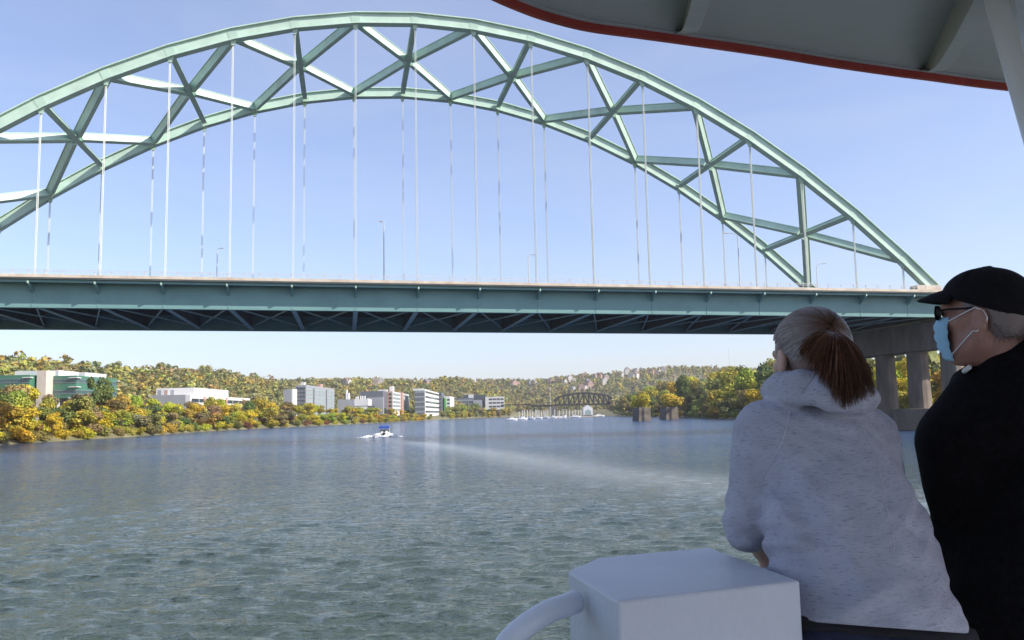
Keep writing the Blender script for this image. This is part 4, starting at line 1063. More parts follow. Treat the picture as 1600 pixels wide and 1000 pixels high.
# ------------------------------------------------------------------ people: smooth bodies grown from limbs that flow into each other
def surface_nets(D, org, res):
    S = D < 0; nx, ny, nz = D.shape
    c = np.zeros((nx-1, ny-1, nz-1), np.int8)
    for i in (0, 1):
        for j in (0, 1):
            for k in (0, 1): c += S[i:nx-1+i, j:ny-1+j, k:nz-1+k]
    act = (c > 0) & (c < 8); I = np.argwhere(act); idx = np.full(act.shape, -1, np.int64); idx[act] = np.arange(len(I))
    acc = np.zeros((len(I), 3)); n = np.zeros(len(I))
    cor = [(i, j, k) for i in (0, 1) for j in (0, 1) for k in (0, 1)]
    for a in cor:
        for ax in range(3):
            if a[ax]: continue
            b = list(a); b[ax] = 1
            d0 = D[I[:, 0]+a[0], I[:, 1]+a[1], I[:, 2]+a[2]]; d1 = D[I[:, 0]+b[0], I[:, 1]+b[1], I[:, 2]+b[2]]
            k = (d0 < 0) != (d1 < 0); t = np.where(k, d0/np.where(k, d0-d1, 1), 0)
            p = np.tile(np.array(a, float), (len(I), 1)); p[:, ax] += t
            acc[k] += p[k]; n[k] += 1
    V = (I + acc/n[:, None])*res + org
    F = []
    for ax in range(3):
        u, v = (ax+1) % 3, (ax+2) % 3
        s0 = [slice(None)]*3; s1 = [slice(None)]*3; s0[ax] = slice(0, -1); s1[ax] = slice(1, None)
        A, B = S[tuple(s0)], S[tuple(s1)]
        E = np.argwhere(A != B); 
        E = E[(E[:, u] > 0) & (E[:, v] > 0) & (E[:, u] < D.shape[u]-1) & (E[:, v] < D.shape[v]-1)]
        q = []
        for du, dv in ((-1, -1), (0, -1), (0, 0), (-1, 0)):
            e = E.copy(); e[:, u] += du; e[:, v] += dv; q.append(idx[e[:, 0], e[:, 1], e[:, 2]])
        q = np.stack(q, 1); fl = ~S[E[:, 0], E[:, 1], E[:, 2]]; q[fl] = q[fl][:, ::-1]; F.append(q)
    return V, np.concatenate(F)
class SDF:
    """primitives are laid into a grid one after another, blending over k metres"""
    def __init__(s, lo, hi, res):
        s.lo = np.array(lo, float); s.res = res; s.n = np.ceil((np.array(hi)-s.lo)/res).astype(int)+1
        s.D = np.full(tuple(s.n), .3, np.float32)
        s.ax = [(s.lo[i]+res*np.arange(s.n[i])).astype(np.float32) for i in range(3)]
    def sub(s, lo, hi, pad):
        a = np.clip(np.floor((np.array(lo)-pad-s.lo)/s.res).astype(int), 0, s.n); b = np.clip(np.ceil((np.array(hi)+pad-s.lo)/s.res).astype(int)+1, 0, s.n)
        sl = tuple(slice(a[i], b[i]) for i in range(3)); G = np.meshgrid(*[s.ax[i][sl[i]] for i in range(3)], indexing='ij')
        return sl, G
    def put(s, sl, d, k, cut=False):
        A = s.D[sl]
        if cut: d = -d; h = np.maximum(k-np.abs(A-d), 0)/k; s.D[sl] = np.maximum(A, d)+h*h*k*.25
        else: h = np.maximum(k-np.abs(A-d), 0)/k; s.D[sl] = np.minimum(A, d)-h*h*k*.25
    def cone(s, a, b, ra, rb, k=.02, flat=None, fs=1., cut=False):
        """rounded cone from a to b; flat = direction in which it is squashed by fs"""
        a = np.array(a, float); b = np.array(b, float); R = max(ra, rb)*max(1, fs)
        sl, G = s.sub(np.minimum(a, b)-R, np.maximum(a, b)+R, k+.02)
        if G[0].size == 0: return s
        P = [G[i]-a[i] for i in range(3)]; ab = b-a
        if flat is not None:
            f = np.array(flat, float); f /= np.linalg.norm(f); c = sum(P[i]*f[i] for i in range(3))*(1/fs-1); P = [P[i]+c*f[i] for i in range(3)]
            ab = ab+f*(ab@f)*(1/fs-1)
        L = ab@ab
        t = np.clip(sum(P[i]*ab[i] for i in range(3))/max(L, 1e-9), 0, 1)
        d = np.sqrt(sum((P[i]-t*ab[i])**2 for i in range(3)))-(ra+(rb-ra)*t)
        s.put(sl, d*(min(1, fs) if flat is not None else 1), k, cut); return s
    def ell(s, c, r, fr=None, k=.02, cut=False):
        """ellipsoid, radii along the axes of frame fr (rows)"""
        c = np.array(c, float); r = np.array(r, float); R = r.max(); fr = np.eye(3) if fr is None else fr
        sl, G = s.sub(c-R, c+R, k+.02)
        if G[0].size == 0: return s
        P = [G[i]-c[i] for i in range(3)]; q = [sum(P[i]*fr[j][i] for i in range(3)) for j in range(3)]
        k0 = np.sqrt(sum((q[j]/r[j])**2 for j in range(3))); k1 = np.sqrt(sum((q[j]/r[j]**2)**2 for j in range(3)))+1e-6
        s.put(sl, k0*(k0-1)/k1, k, cut); return s
    def plane(s, p, nrm, k=.004):
        """cut away the side the normal points to"""
        nrm = np.array(nrm, float); nrm /= np.linalg.norm(nrm)
        G = np.meshgrid(*s.ax, indexing='ij'); d = sum((G[i]-p[i])*nrm[i] for i in range(3)); s.D = np.maximum(s.D, d.astype(np.float32)); return s
    def warp(s, fn):
        G = np.meshgrid(*s.ax, indexing='ij'); near = np.abs(s.D) < .06
        s.D[near] += fn(G[0][near], G[1][near], G[2][near]).astype(np.float32); return s
    def build(s, name, m, parent, smooth=2):
        V, F = surface_nets(s.D, s.lo, s.res)
        me = bpy.data.meshes.new(name); me.from_pydata(V.tolist(), [], F.tolist()); me.materials.append(m)
        me.polygons.foreach_set('use_smooth', [True]*len(me.polygons))
        o = link(name, me, parent)
        if smooth: q = o.modifiers.new('relax', 'SMOOTH'); q.iterations = smooth; q.factor = .5
        return o
def frame(face, up=(0, 0, 1)):
    f = np.array(face, float); f /= np.linalg.norm(f); r = np.cross(f, np.array(up, float)); r /= np.linalg.norm(r); u = np.cross(r, f)
    return np.array([r, f, u])          # right, front, up
def skin_mat(name, col):
    m = mat(name, col, .5, var=.14, scale=22, bump=.15, bscale=160, dirt=(col[0]*.85, col[1]*.6, col[2]*.55), dirt_amt=.5, dirt_scale=14)
    m.node_tree.nodes['Principled BSDF'].inputs['Subsurface Weight'].default_value = .08
    m.node_tree.nodes['Principled BSDF'].inputs['Subsurface Radius'].default_value = (.012, .005, .003)
    return m
SKINW = skin_mat('skin_fair', (.50, .31, .24)); SKINM = skin_mat('skin_ruddy', (.37, .195, .145))  # man's tone darkened to carry the shade on his face
JEANS = mat('navy_denim', (.018, .026, .06), .9, var=.3, scale=30, bump=.4, bscale=300)
BLACKF = mat('black_fleece', (.0075, .0065, .008), .95, var=.4, scale=60, bump=.5, bscale=260, spec=.15)
BLACKC = mat('black_cap_cotton', (.009, .008, .010), .9, var=.3, scale=50, bump=.4, bscale=400, spec=.2)
MASKM = mat('blue_surgical_mask', (.32, .56, .72), .85, var=.05, scale=30, bump=.2, bscale=200)
LOOP = mat('white_elastic', (.75, .75, .75), .8); SHOE = mat('dark_shoe_leather', (.03, .03, .03), .6); WAIST = mat('dark_waistband', (.01, .01, .014), .9)
LENS = mat('dark_lens', (.006, .006, .007), .5, spec=.1); EYEW = mat('eye_white', (.7, .68, .65), .3)
def head(S, c, fr, big=1.):
    W = lambda p: np.array(c)+big*(np.array(p)@fr)
    E = lambda p, r, k=.02, cut=False: S.ell(W(p), np.array(r)*big, fr, k, cut)
    C = lambda a, b, ra, rb, k=.015, cut=False: S.cone(W(a), W(b), ra*big, rb*big, k, cut=cut)
    E((0, -.012, .03), (.076, .098, .088)); E((0, .03, -.04), (.060, .066, .082), .03)
    for s in (-1, 1):
        C((s*.058, -.005, -.055), (s*.03, .065, -.098), .022, .02, .03)       # jaw
        C((s*.045, .075, .0), (s*.058, .045, -.005), .016, .014, .02)          # cheekbone
        E((s*.031, .094, .022), (.017, .012, .012), .012, True)                # eye socket
        E((s*.031, .080, .021), (.013, .013, .012), .004)                      # eyeball
        # ear: rim, bowl and lobe
        E((s*.083, -.014, -.006), (.010, .022, .035), .006); E((s*.094, -.008, -.002), (.008, .011, .019), .006, True)
        E((s*.077, -.004, -.037), (.008, .010, .011), .006)
    C((-.045, .088, .04), (.045, .088, .04), .011, .011, .018)                 # brow
    C((0, .094, .022), (0, .116, -.018), .0095, .014, .012)                    # nose
    for s in (-1, 1): E((s*.012, .107, -.02), (.009, .010, .008), .006)
    C((-.02, .095, -.052), (.02, .095, -.052), .0075, .0075, .012); C((-.016, .094, -.065), (.016, .094, -.065), .008, .008, .01)
    E((0, .1, -.0585), (.022, .012, .0016), .004, True)
    E((0, .078, -.098), (.024, .022, .02), .02)                                # chin
    return W
def hand(S, wrist, palm_dir, curl_axis, back, big=1., curl=.9, side=1):
    """palm, four curled fingers of different lengths and a thumb leaving the side of the palm"""
    d = np.array(palm_dir, float); d /= np.linalg.norm(d); bk = np.array(back, float); bk -= d*(bk@d); bk /= np.linalg.norm(bk); w = np.cross(d, bk)*side
    p0 = np.array(wrist, float); k = p0+d*.085*big
    S.cone(p0, p0+d*.05*big, .024*big, .036*big, .02, flat=bk, fs=.5); S.cone(p0+d*.03*big-w*.018*big, k-w*.02*big, .02, .02, .015, flat=bk, fs=.75); S.cone(p0+d*.03*big+w*.018*big, k+w*.02*big, .02, .02, .015, flat=bk, fs=.75)
    for i, (o, L) in enumerate(((-.031, .80), (-.0105, .98), (.0105, 1.05), (.031, .96))):
        q = k+w*o*big; a = 0.
        dd_ = d
        for seg, (ln, r) in enumerate(((.042, .0098), (.027, .0088), (.021, .008))):
            a += curl*(.55 if seg == 0 else .85)
            nd = d*math.cos(a)-bk*math.sin(a); e = q+nd*ln*L*big
            S.cone(q, e, r*big, (r-.0006)*big, .004 if seg else .008); q = e
    t0 = p0+d*.025*big+w*.03*big; t1 = t0+(d*.5+w*.62-bk*.35)*.045*big; t2 = t1+(d*.85-bk*.5-w*.05)*.034*big; t3 = t2+(d*.7-bk*.6-w*.35)*.026*big
    S.cone(t0, t1, .017*big, .0125*big, .012); S.cone(t1, t2, .0118*big, .0108*big, .004); S.cone(t2, t3, .0105*big, .009*big, .004)
def legs(S, hips, feet, knee_f, r, foot_dir, shoe=False):
    for h, f in zip(hips, feet):
        h = np.array(h); f = np.array(f); kn = (h*.48+f*.52)+np.array(knee_f)
        if shoe:
            d = np.array(foot_dir)
            S.cone(f+np.array([0, 0, .035])-d*.06, f+np.array([0, 0, .03])+d*.13, .042, .036, .02); S.cone(f+np.array([0, 0, .06])-d*.04, f+np.array([0, 0, .1])-d*.03, .042, .045, .02)
        else:
            S.cone(h, kn, r, r*.66, .05); S.cone(kn, f+np.array([0, 0, .06]), r*.66, r*.46, .03)

# ---------------- woman in the pale hoodie, leaning on the rail
woman = empty('person', (.72, 1.75, DZ), 'person with a grey and auburn ponytail in a pale heathered hoodie leaning on the rail', 'person')
HC = np.array([.736, 2.13, 4.612]); HF = frame((-.17, .97, -.16), (.03, .16, 1))
hipL, hipR = (.63, 1.85, 3.98), (.82, 1.88, 3.98); ftL, ftR = (.60, 1.74, DZ), (.84, 1.78, DZ)
shL, shR = (.618, 2.13, 4.44), (.895, 2.21, 4.42); elL, elR = (.558, 2.10, 4.225), (.985, 2.33, 4.20); wrL, wrR = (.632, 2.25, 4.140), (.86, 2.40, 4.15)
S = SDF((.30, 1.55, DZ-.02), (1.2, 2.65, 4.85), .006)
Wh = head(S, HC, HF, .99)
S.cone(HC+np.array([0, -.015, -.07]), (.75, 2.12, 4.46), .052, .062, .03)
S.cone((.75, 2.12, 4.40), (.735, 1.98, 4.2), .125, .115, .05, flat=(0, .8, -.4), fs=.65); S.cone((.735, 1.98, 4.2), (.725, 1.88, 4.06), .115, .115, .05, flat=(0, .9, -.3), fs=.7)
for sh, el, wr in ((shL, elL, wrL), (shR, elR, wrR)): S.cone(sh, el, .05, .04, .04); S.cone(el, wr, .038, .027, .02)
hand(S, np.array(wrL)+np.array([.004, 0, 0]), (.55, .15, -.60), None, (-.2, -.5, .6), 1.05, .9, 1); hand(S, wrR, (-.6, .35, -.4), None, (.2, .2, .9), .95, 1.0, -1)
legs(S, (hipL, hipR), (ftL, ftR), (0, .04, 0), .075, (0, .9, 0)); 
S.build('body', SKINW, woman, 1)
# hoodie
def hoodie_mat():
    m = mat('heathered_hoodie_knit', (.50, .505, .59), .95, var=.10, scale=14, bump=.5, bscale=420, spec=.15)
    n, l = nt(m); b = n['Principled BSDF']; src = b.inputs['Base Color'].links[0].from_socket
    tc = n.new('ShaderNodeTexCoord'); mp = n.new('ShaderNodeMapping'); mp.inputs['Scale'].default_value = (34, 34, 190); mp.inputs['Rotation'].default_value = (0, math.radians(10), 0)
    l.new(tc.outputs['Object'], mp.inputs[0]); no = n.new('ShaderNodeTexNoise'); no.inputs['Scale'].default_value = 1.7; no.inputs['Detail'].default_value = 4; no.inputs['Roughness'].default_value = .65
    l.new(mp.outputs[0], no.inputs['Vector']); r = n.new('ShaderNodeMapRange'); r.inputs[1].default_value = .53; r.inputs[2].default_value = .70; r.inputs[3].default_value = 0; r.inputs[4].default_value = .6
    l.new(no.outputs[0], r.inputs[0]); x = n.new('ShaderNodeMix'); x.data_type = 'RGBA'; l.new(r.outputs[0], x.inputs[0]); l.new(src, x.inputs[6]); x.inputs[7].default_value = (.15, .155, .23, 1)
    l.new(x.outputs[2], b.inputs['Base Color']); return m
HOOD = hoodie_mat()
S = SDF((.34, 1.55, 3.9), (1.25, 2.65, 4.75), .0065)
fd = (0, .85, -.5)
S.cone((.738, 1.86, 4.04), (.745, 1.98, 4.2), .189, .167, .05, flat=fd, fs=.78); S.cone((.745, 1.98, 4.2), (.752, 2.09, 4.37), .167, .152, .06, flat=fd, fs=.8)
S.cone((.655, 2.115, 4.415), (.85, 2.17, 4.40), .098, .095, .08)
S.cone(shL, elL, .080, .060, .014); S.cone(elL, np.array(elL)*.72+np.array(wrL)*.28, .056, .050, .02); S.cone(shR, elR, .078, .064, .035); S.cone(elR, wrR, .06, .045, .025)
# gathered hood lying round the neck
ring = [(.660, 2.18, 4.545), (.660, 2.10, 4.55), (.680, 2.03, 4.55), (.725, 1.995, 4.542), (.785, 2.0, 4.53), (.825, 2.05, 4.522), (.832, 2.14, 4.52)]
for a, b in zip(ring[:-1], ring[1:]): S.cone(a, b, .036, .036, .025)
ring2 = [(.662, 2.12, 4.535), (.668, 2.03, 4.54), (.715, 1.965, 4.526), (.77, 1.965, 4.520), (.812, 2.02, 4.520), (.826, 2.11, 4.52)]
for a, b in zip(ring2[:-1], ring2[1:]): S.cone(a, b, .034, .034, .010)
S.ell((.75, 2.16, 4.59), (.066, .07, .06), None, .015, True)
# opening at hem and cuffs
def folds(x, y, z):
    d = 0*x
    # soft cross folds at the waist, drag lines from the shoulder, bunching at the elbow
    g = np.exp(-((z-4.12)/.07)**2); d += .0065*g*np.sin(80*(z+.16*x+.05*np.sin(14*x)))*(.45+.55*np.sin(19*x+2.2*np.sin(31*z)))
    g = np.exp(-((z-4.26)/.07)**2)*np.exp(-((x-.86)/.12)**2); d += .0035*g*np.sin(62*(z-.45*x+.03*np.sin(25*x)))
    g = np.exp(-((x-.62)/.05)**2)*np.exp(-((z-4.30)/.13)**2); d += .009*g*np.sin(60*(x+.35*z))
    g = np.exp(-((x-.575)/.07)**2)*np.exp(-((z-4.21)/.07)**2); d += .006*g*np.sin(110*(z+.4*x+.3*y))
    g = np.exp(-((z-4.53)/.05)**2)*np.exp(-((y-2.02)/.08)**2); d += .004*g*np.sin(120*(z+.25*np.abs(x-.75)))
    d += .0025*np.sin(31*x+9*np.sin(17*z))*np.sin(27*z+5*np.sin(19*x))
    return d
S.warp(folds)
S.plane((.73, 1.72, HEMZ), (-.09, -.2, -.97))
hoodie = S.build('hoodie', HOOD, woman, 2)
# seams laid on the hoodie surface
from mathutils.bvhtree import BVHTree
def seam(pix, name, par, m, r=.0012):
    bv = BVHTree.FromPolygons([v.co for v in par.data.vertices], [p.vertices for p in par.data.polygons]); pts = []
    for px_, py_ in pix:
        d = Vector(ray(px_, py_)).normalized(); h = bv.ray_cast(Vector(CAM), d)
        if h[0] is not None: pts.append(h[0]-d*.0006)
    if len(pts) > 2: mb = MB(); mb.tube(pts, r, 6); mb.build(name, m, par, smooth=True)
SEAM = mat('pale_seam_thread', (.56, .55, .62), .95)
def lerp_px(P, n=14): 
    P = smooth_line(P, n); return [(q[0], q[1]) for q in P]
seam(lerp_px([(1236, 628), (1232, 655), (1222, 690), (1206, 722), (1190, 748)]), 'raglan_seam', hoodie, SEAM)
seam(lerp_px([(1350, 672), (1364, 700), (1376, 745), (1386, 795), (1396, 840), (1397, 872)]), 'back_seam', hoodie, SEAM, .0008)
seam(lerp_px([(1248, 968), (1300, 969), (1360, 966), (1420, 957), (1470, 946), (1500, 934)]), 'hem_seam', hoodie, SEAM, .0007)
# waistband and jeans
S = SDF((.4, 1.5, DZ-.0), (1.15, 2.2, 4.15), .008)
legs(S, (hipL, hipR), (ftL, ftR), (0, .04, 0), .102, (0, 1, 0)); S.cone((.65, 1.84, 3.93), (.8, 1.87, 3.93), .135, .135, .06, flat=(0, 1, 0), fs=.8)
S.plane((.7, 1.8, DZ+.07), (0, 0, -1)); S.warp(lambda x, y, z: .004*np.sin(60*z+20*x)*np.exp(-((z-3.6)/.2)**2)); S.build('jeans', JEANS, woman)
S = SDF((.45, 1.55, 3.92), (1.1, 2.2, 4.1), .007)
S.cone((.625, 1.87, 3.98), (.815, 1.89, 3.98), .155, .155, .05, flat=(0, 1, 0), fs=.82); S.plane((.73, 1.72, HEMZ+.012), (.09, .2, .97)); S.plane((.73, 1.72, HEMZ-.018), (-.09, -.2, -.97)); S.build('waistband', WAIST, woman)
S = SDF((.5, 1.6, DZ-.02), (1., 2.1, DZ+.2), .006); legs(S, (hipL, hipR), (ftL, ftR), (0, 0, 0), .1, (0, 1, 0), True); S.plane((0, 0, DZ+.004), (0, 0, -1)); S.build('shoes', SHOE, woman)
# hair: a swept-back shell, loose strands over it, and a ponytail of strands
def hair_mat(name, c1, c2, sc):
    m = bpy.data.materials.new(name); m.use_nodes = True; n, l = nt(m); b = n['Principled BSDF']; b.inputs['Roughness'].default_value = .42; b.inputs['Specular IOR Level'].default_value = .45
    a = n.new('ShaderNodeAttribute'); a.attribute_name = 'strand'; r = n.new('ShaderNodeValToRGB'); r.color_ramp.elements[0].color = (*c1, 1); r.color_ramp.elements[1].color = (*c2, 1); r.color_ramp.elements[0].position = .15; r.color_ramp.elements[1].position = .85
    l.new(a.outputs['Fac'], r.inputs[0]); l.new(r.outputs[0], b.inputs['Base Color']); return m
GREYH = hair_mat('grey_hair', (.15, .065, .032), (.46, .42, .43), 1); _cr2 = GREYH.node_tree.nodes['Color Ramp'].color_ramp; _e = _cr2.elements.new(.42); _e.color = (.21, .17, .165, 1)
AUB = hair_mat('auburn_hair', (.032, .014, .008), (.22, .095, .048), 1)
def strands(lines, rad, name, m, parent, seed, vals=None):
    rg = np.random.RandomState(seed); V = []; F = []; A = []
    for j_, L in enumerate(lines):
        L = np.array(L); b0 = len(V); val = rg.rand() if vals is None else vals[j_]+rg.normal(0, .06); n_ = len(L)
        for i in range(n_):
            t = L[min(i+1, n_-1)]-L[max(i-1, 0)]; t /= np.linalg.norm(t)+1e-9
            x = np.cross(t, [.3, .2, .93]); x /= np.linalg.norm(x)+1e-9; y = np.cross(t, x)
            r = rad*(1-.75*(i/(n_-1))**3)
            for k in range(3): a = 2.094*k; V.append(L[i]+(x*math.cos(a)+y*math.sin(a))*r); A.append(val if vals is None else val-.55*(i/(n_-1))**3.2)
        for i in range(n_-1):
            for k in range(3): F.append((b0+3*i+k, b0+3*i+(k+1) % 3, b0+3*i+3+(k+1) % 3, b0+3*i+3+k))
    me = bpy.data.meshes.new(name); me.from_pydata([tuple(v) for v in V], [], F); me.materials.append(m)
    me.attributes.new('strand', 'FLOAT', 'POINT').data.foreach_set('value', np.array(A, np.float32)); me.polygons.foreach_set('use_smooth', [True]*len(me.polygons))
    return link(name, me, parent)
S = SDF(HC-.18, HC+.18, .005)
S.ell(Wh((0, -.014, .034)), np.array((.083, .106, .096))*.99, HF, .01); S.ell(Wh((0, -.06, -.03)), np.array((.058, .036, .060))*.99, HF, .04)
S.ell(Wh((0, .075, -.03)), np.array((.072, .075, .085))*.99, HF, .012, True); S.plane(Wh((0, -.05, -.085)), -HF[2]*.8+HF[1]*.4)
for s in (-1, 1): S.ell(Wh((s*.085, .0, -.02)), (.02, .026, .042), HF, .01, True)
hair = S.build('hair', GREYH, woman, 2)
hm_ = hair.data; hm_.attributes.new('strand', 'FLOAT', 'POINT').data.foreach_set('value', np.full(len(hm_.vertices), .35, np.float32))
TIE = Wh((-.008, -.124, .032)); rg = np.random.RandomState(21); lines = []; vals = []
POLE = np.array((-.06, -.96, .25)); POLE /= np.linalg.norm(POLE); PX_ = np.cross(POLE, (0, 0, 1)); PX_ /= np.linalg.norm(PX_); PY_ = np.cross(PX_, POLE)
for i in range(3200):     # from the hairline back over the skull to the tie
    a = rg.uniform(0, 6.283); up = math.sin(a)
    tmax = np.interp(up, (-1, -.6, -.3, .05, .4, 1), (1.12, 1.3, 1.42, 1.6, 1.95, 2.3)); st = tmax*rg.uniform(.25, 1.0)**.6; en = rg.uniform(.05, .22); L = []; lift = 1.0+.022*rg.rand()**2; wob = rg.normal(0, .03)
    for t in np.linspace(0, 1, 11):
        th_ = st+(en-st)*t; aa = a+wob*math.sin(t*3.1)
        d = POLE*math.cos(th_)+(PX_*math.cos(aa)+PY_*math.sin(aa))*math.sin(th_)
        low = 0
        R_ = 1/math.sqrt((d[0]/(.0885-.016*low))**2+(d[1]/.1115)**2+(d[2]/(.1005-.008*low))**2)
        L.append(Wh(np.array((0, -.014, .034))+d*R_*lift))
    lines.append(L); vals.append(.30+.5*rg.rand()+.25*(st/tmax-.6))
strands(lines, .0010, 'hair_strands', GREYH, hair, 5, vals)
m = MB(); m.tube([TIE+np.array([.012*math.cos(a), -.004+.004*math.sin(2*a), .012*math.sin(a)]) for a in np.linspace(0, 6.28, 14)], .004, 8); m.build('hair_tie', WAIST, woman, smooth=True)
lines = []
tail = []
for i in range(2600):
    u = rg.normal(0, 1); u = max(-1.9, min(1.9, u)); v = rg.normal(0, .35); ln = rg.uniform(.68, 1.0)*(1-.12*abs(u-.4)); 
    endx = -.026+.043*u; drop = .172*ln*(1-.14*max(0, -u)) - .02*max(0, -u)
    L = []
    clump = .004*math.sin(u*6.+2*math.sin(3*u))+rg.normal(0, .003)
    for t in np.linspace(0, 1, 10):
        arch = .034*math.sin(min(1, t*1.6)*math.pi*.5)
        w_ = (t**1.05)
        L.append(TIE + np.array([ (endx+clump)*w_*(1.15-.15*t)+rg.normal(0, .0009), -.014-arch*1.0-.042*t+v*.020*w_, .012*math.sin(t*3.1)+.01*(1-t)-drop*(t**1.25) ]))
    tail.append(L)
for i in range(110):     # loose flyaway hairs
    e = np.array((rg.normal(-.012, .032), -.045+rg.normal(0, .015), -rg.uniform(.05, .165))); b_ = rg.normal(0, .012, 3)
    tail.append([TIE+e*t+b_*math.sin(t*3.1)+np.array((0, -.02*math.sin(t*3.1), .012*math.sin(t*3.1))) for t in np.linspace(0, 1, 8)])
strands(tail, .00085, 'ponytail', AUB, woman, 6)
S = SDF(TIE-np.array([.12, .12, .24]), TIE+np.array([.16, .1, .06]), .006)     # dense inner mass of the ponytail
S.cone(TIE+np.array([0, -.005, 0]), TIE+np.array([.012, -.022, -.045]), .012, .022, .02); S.cone(TIE+np.array([.006, -.022, -.045]), TIE+np.array([-.008, -.030, -.095]), .022, .038, .03, flat=(0, 1, 0), fs=.4)
tm = S.build('ponytail_core', AUB, woman, 2); tm.data.attributes.new('strand', 'FLOAT', 'POINT').data.foreach_set('value', np.full(len(tm.data.vertices), .12, np.float32))
def mask_on(W, parent, low=-.112, hi=.008, wide=1.15, loops=True):
    """pleated mask over nose and chin, with ear loops"""
    m = MB(); nu, nv = 17, 13; vs = []
    for j in range(nv):
        v = j/(nv-1); z = hi+(low-hi)*v
        for i in range(nu):
            u = -wide+2*wide*i/(nu-1); R = .078+.0*v
            prof = (.118 if loops else .110)+.016*math.sin(v*math.pi)**.8-.012*v
            y = prof*math.cos(u*.95)**.8 if abs(u*.95) < 1.5 else 0
            ridge = .012*math.exp(-(u/.28)**2)*(1-v)
            pleat = .0022*(1 if (int(v*7.99) % 2) else -1)*math.cos(u*.8)
            vs.append(W((R*math.sin(u)*(.98-.1*v), y*.97+ridge+pleat+.002, z+.006*math.cos(u*1.4)-.004)))
    m.add(vs, [(j*nu+i, j*nu+i+1, (j+1)*nu+i+1, (j+1)*nu+i) for j in range(nv-1) for i in range(nu-1)])
    o = m.build('face_mask', MASKM, parent, smooth=True); q = o.modifiers.new('thick', 'SOLIDIFY'); q.thickness = .0016
    for s in ((-1, 1) if loops else ()):
        i = 0 if s < 0 else nu-1
        for row, ez in ((1, .024), (nv-3, -.034)):
            m = MB(); a = Vector(vs[row*nu+i]); m.tube([a, Vector(W((s*.083, .004, ez))), Vector(W((s*.088, -.006, ez*1.08))), Vector(W((s*.087, -.026, ez*.7)))], .0015, 6); m.build('ear_loop', LOOP, o, smooth=True)
        m = MB(); m.tube([Vector(W((s*.087, -.026, .024*.7))), Vector(W((s*.087, -.034, -.004))), Vector(W((s*.087, -.026, -.034*.7)))], .0016, 6); m.build('ear_loop', LOOP, o, smooth=True)
mask_on(Wh, woman, -.105, .0, .8, False)

# ---------------- man in black, cap, sunglasses and mask
man = empty('person', (1.4, 2.1, DZ), 'person in a black jacket, black cap, sunglasses and pale blue face mask at the rail', 'person')
MC = np.array([1.218, 2.20, 4.716]); MF = frame((-.67, .74, .02), (.0, .0, 1))
S = SDF((.95, 1.75, DZ-.02), (1.9, 2.75, 4.95), .006)
Wm = head(S, MC, MF, .955)
S.cone(MC+np.array([.025, .0, -.055]), (1.36, 2.19, 4.52), .068, .09, .04)
S.cone((1.40, 2.18, 4.42), (1.44, 2.12, 4.05), .15, .16, .05)
mShL, mElL, mWrL = (1.150, 2.25, 4.40), (1.165, 2.25, 4.12), (1.15, 2.44, 4.15); mShR, mElR, mWrR = (1.62, 2.36, 4.42), (1.66, 2.42, 4.18), (1.48, 2.52, 4.16)
for sh, el, wr in ((mShL, mElL, mWrL), (mShR, mElR, mWrR)): S.cone(sh, el, .055, .045, .04); S.cone(el, wr, .042, .03, .02)
hand(S, mWrL, (-.6, .3, -.3), None, (0, .2, .9), 1.05, .9, -1); hand(S, mWrR, (-.6, .3, -.3), None, (0, .2, .9), 1.05, .9, -1)
mh = ((1.34, 2.04, 3.95), (1.54, 2.1, 3.95)); mf = ((1.33, 1.98, DZ), (1.56, 2.04, DZ))
legs(S, mh, mf, (-.01, .03, 0), .085, (-.4, .9, 0))
S.build('body', SKINM, man, 1)
S = SDF((.98, 1.7, 3.6), (1.95, 2.75, 4.85), .008)
S.cone((1.325, 2.08, 3.70), (1.335, 2.10, 4.02), .27, .27, .06, flat=(.3, .9, 0), fs=.72); S.cone((1.335, 2.10, 4.02), (1.43, 2.16, 4.28), .265, .235, .06, flat=(.3, .9, 0), fs=.76); S.cone((1.43, 2.16, 4.28), (1.425, 2.18, 4.44), .235, .185, .08, flat=(.3, .9, 0), fs=.8)
S.cone((1.22, 2.25, 4.42), (1.60, 2.32, 4.44), .105, .105, .09)
S.cone((1.42, 2.12, 4.56), (1.50, 2.12, 4.61), .115, .135, .09); S.cone((1.24, 2.2, 4.47), (1.44, 2.12, 4.56), .085, .10, .08); S.cone((1.185, 2.25, 4.52), (1.36, 2.14, 4.60), .05, .06, .06)
S.cone(mShL, mElL, .105, .084, .06); S.cone(mElL, mWrL, .072, .05, .03); S.cone(mShR, mElR, .095, .075, .05); S.cone(mElR, mWrR, .07, .05, .03)
ring = [(1.20, 2.29, 4.560), (1.235, 2.175, 4.600), (1.315, 2.095, 4.640), (1.41, 2.085, 4.675), (1.50, 2.12, 4.705)]
for a, b in zip(ring[:-1], ring[1:]): S.cone(a, b, .034, .036, .03)
S.plane((1.4, 2.1, 3.70), (0, 0, -1))
S.warp(lambda x, y, z: .006*np.sin(40*z+14*x)*np.exp(-((z-4.15)/.12)**2)+.006*np.sin(50*(z+.5*x))*np.exp(-((x-1.2)/.08)**2)*np.exp(-((z-4.28)/.1)**2))
S.build('jacket', BLACKF, man)
S = SDF((1.1, 1.75, DZ), (1.8, 2.4, 4.1), .009)
legs(S, mh, mf, (-.01, .03, 0), .115, (0, 1, 0)); S.cone((1.36, 2.05, 3.98), (1.52, 2.1, 3.98), .165, .165, .05, flat=(.3, .9, 0), fs=.85); S.plane((0, 0, DZ+.07), (0, 0, -1)); S.build('jeans', JEANS, man)
S = SDF((1.1, 1.7, DZ-.02), (1.8, 2.4, DZ+.2), .007); legs(S, mh, mf, (0, 0, 0), .1, (-.3, .95, 0), True); S.plane((0, 0, DZ+.004), (0, 0, -1)); S.build('shoes', SHOE, man)
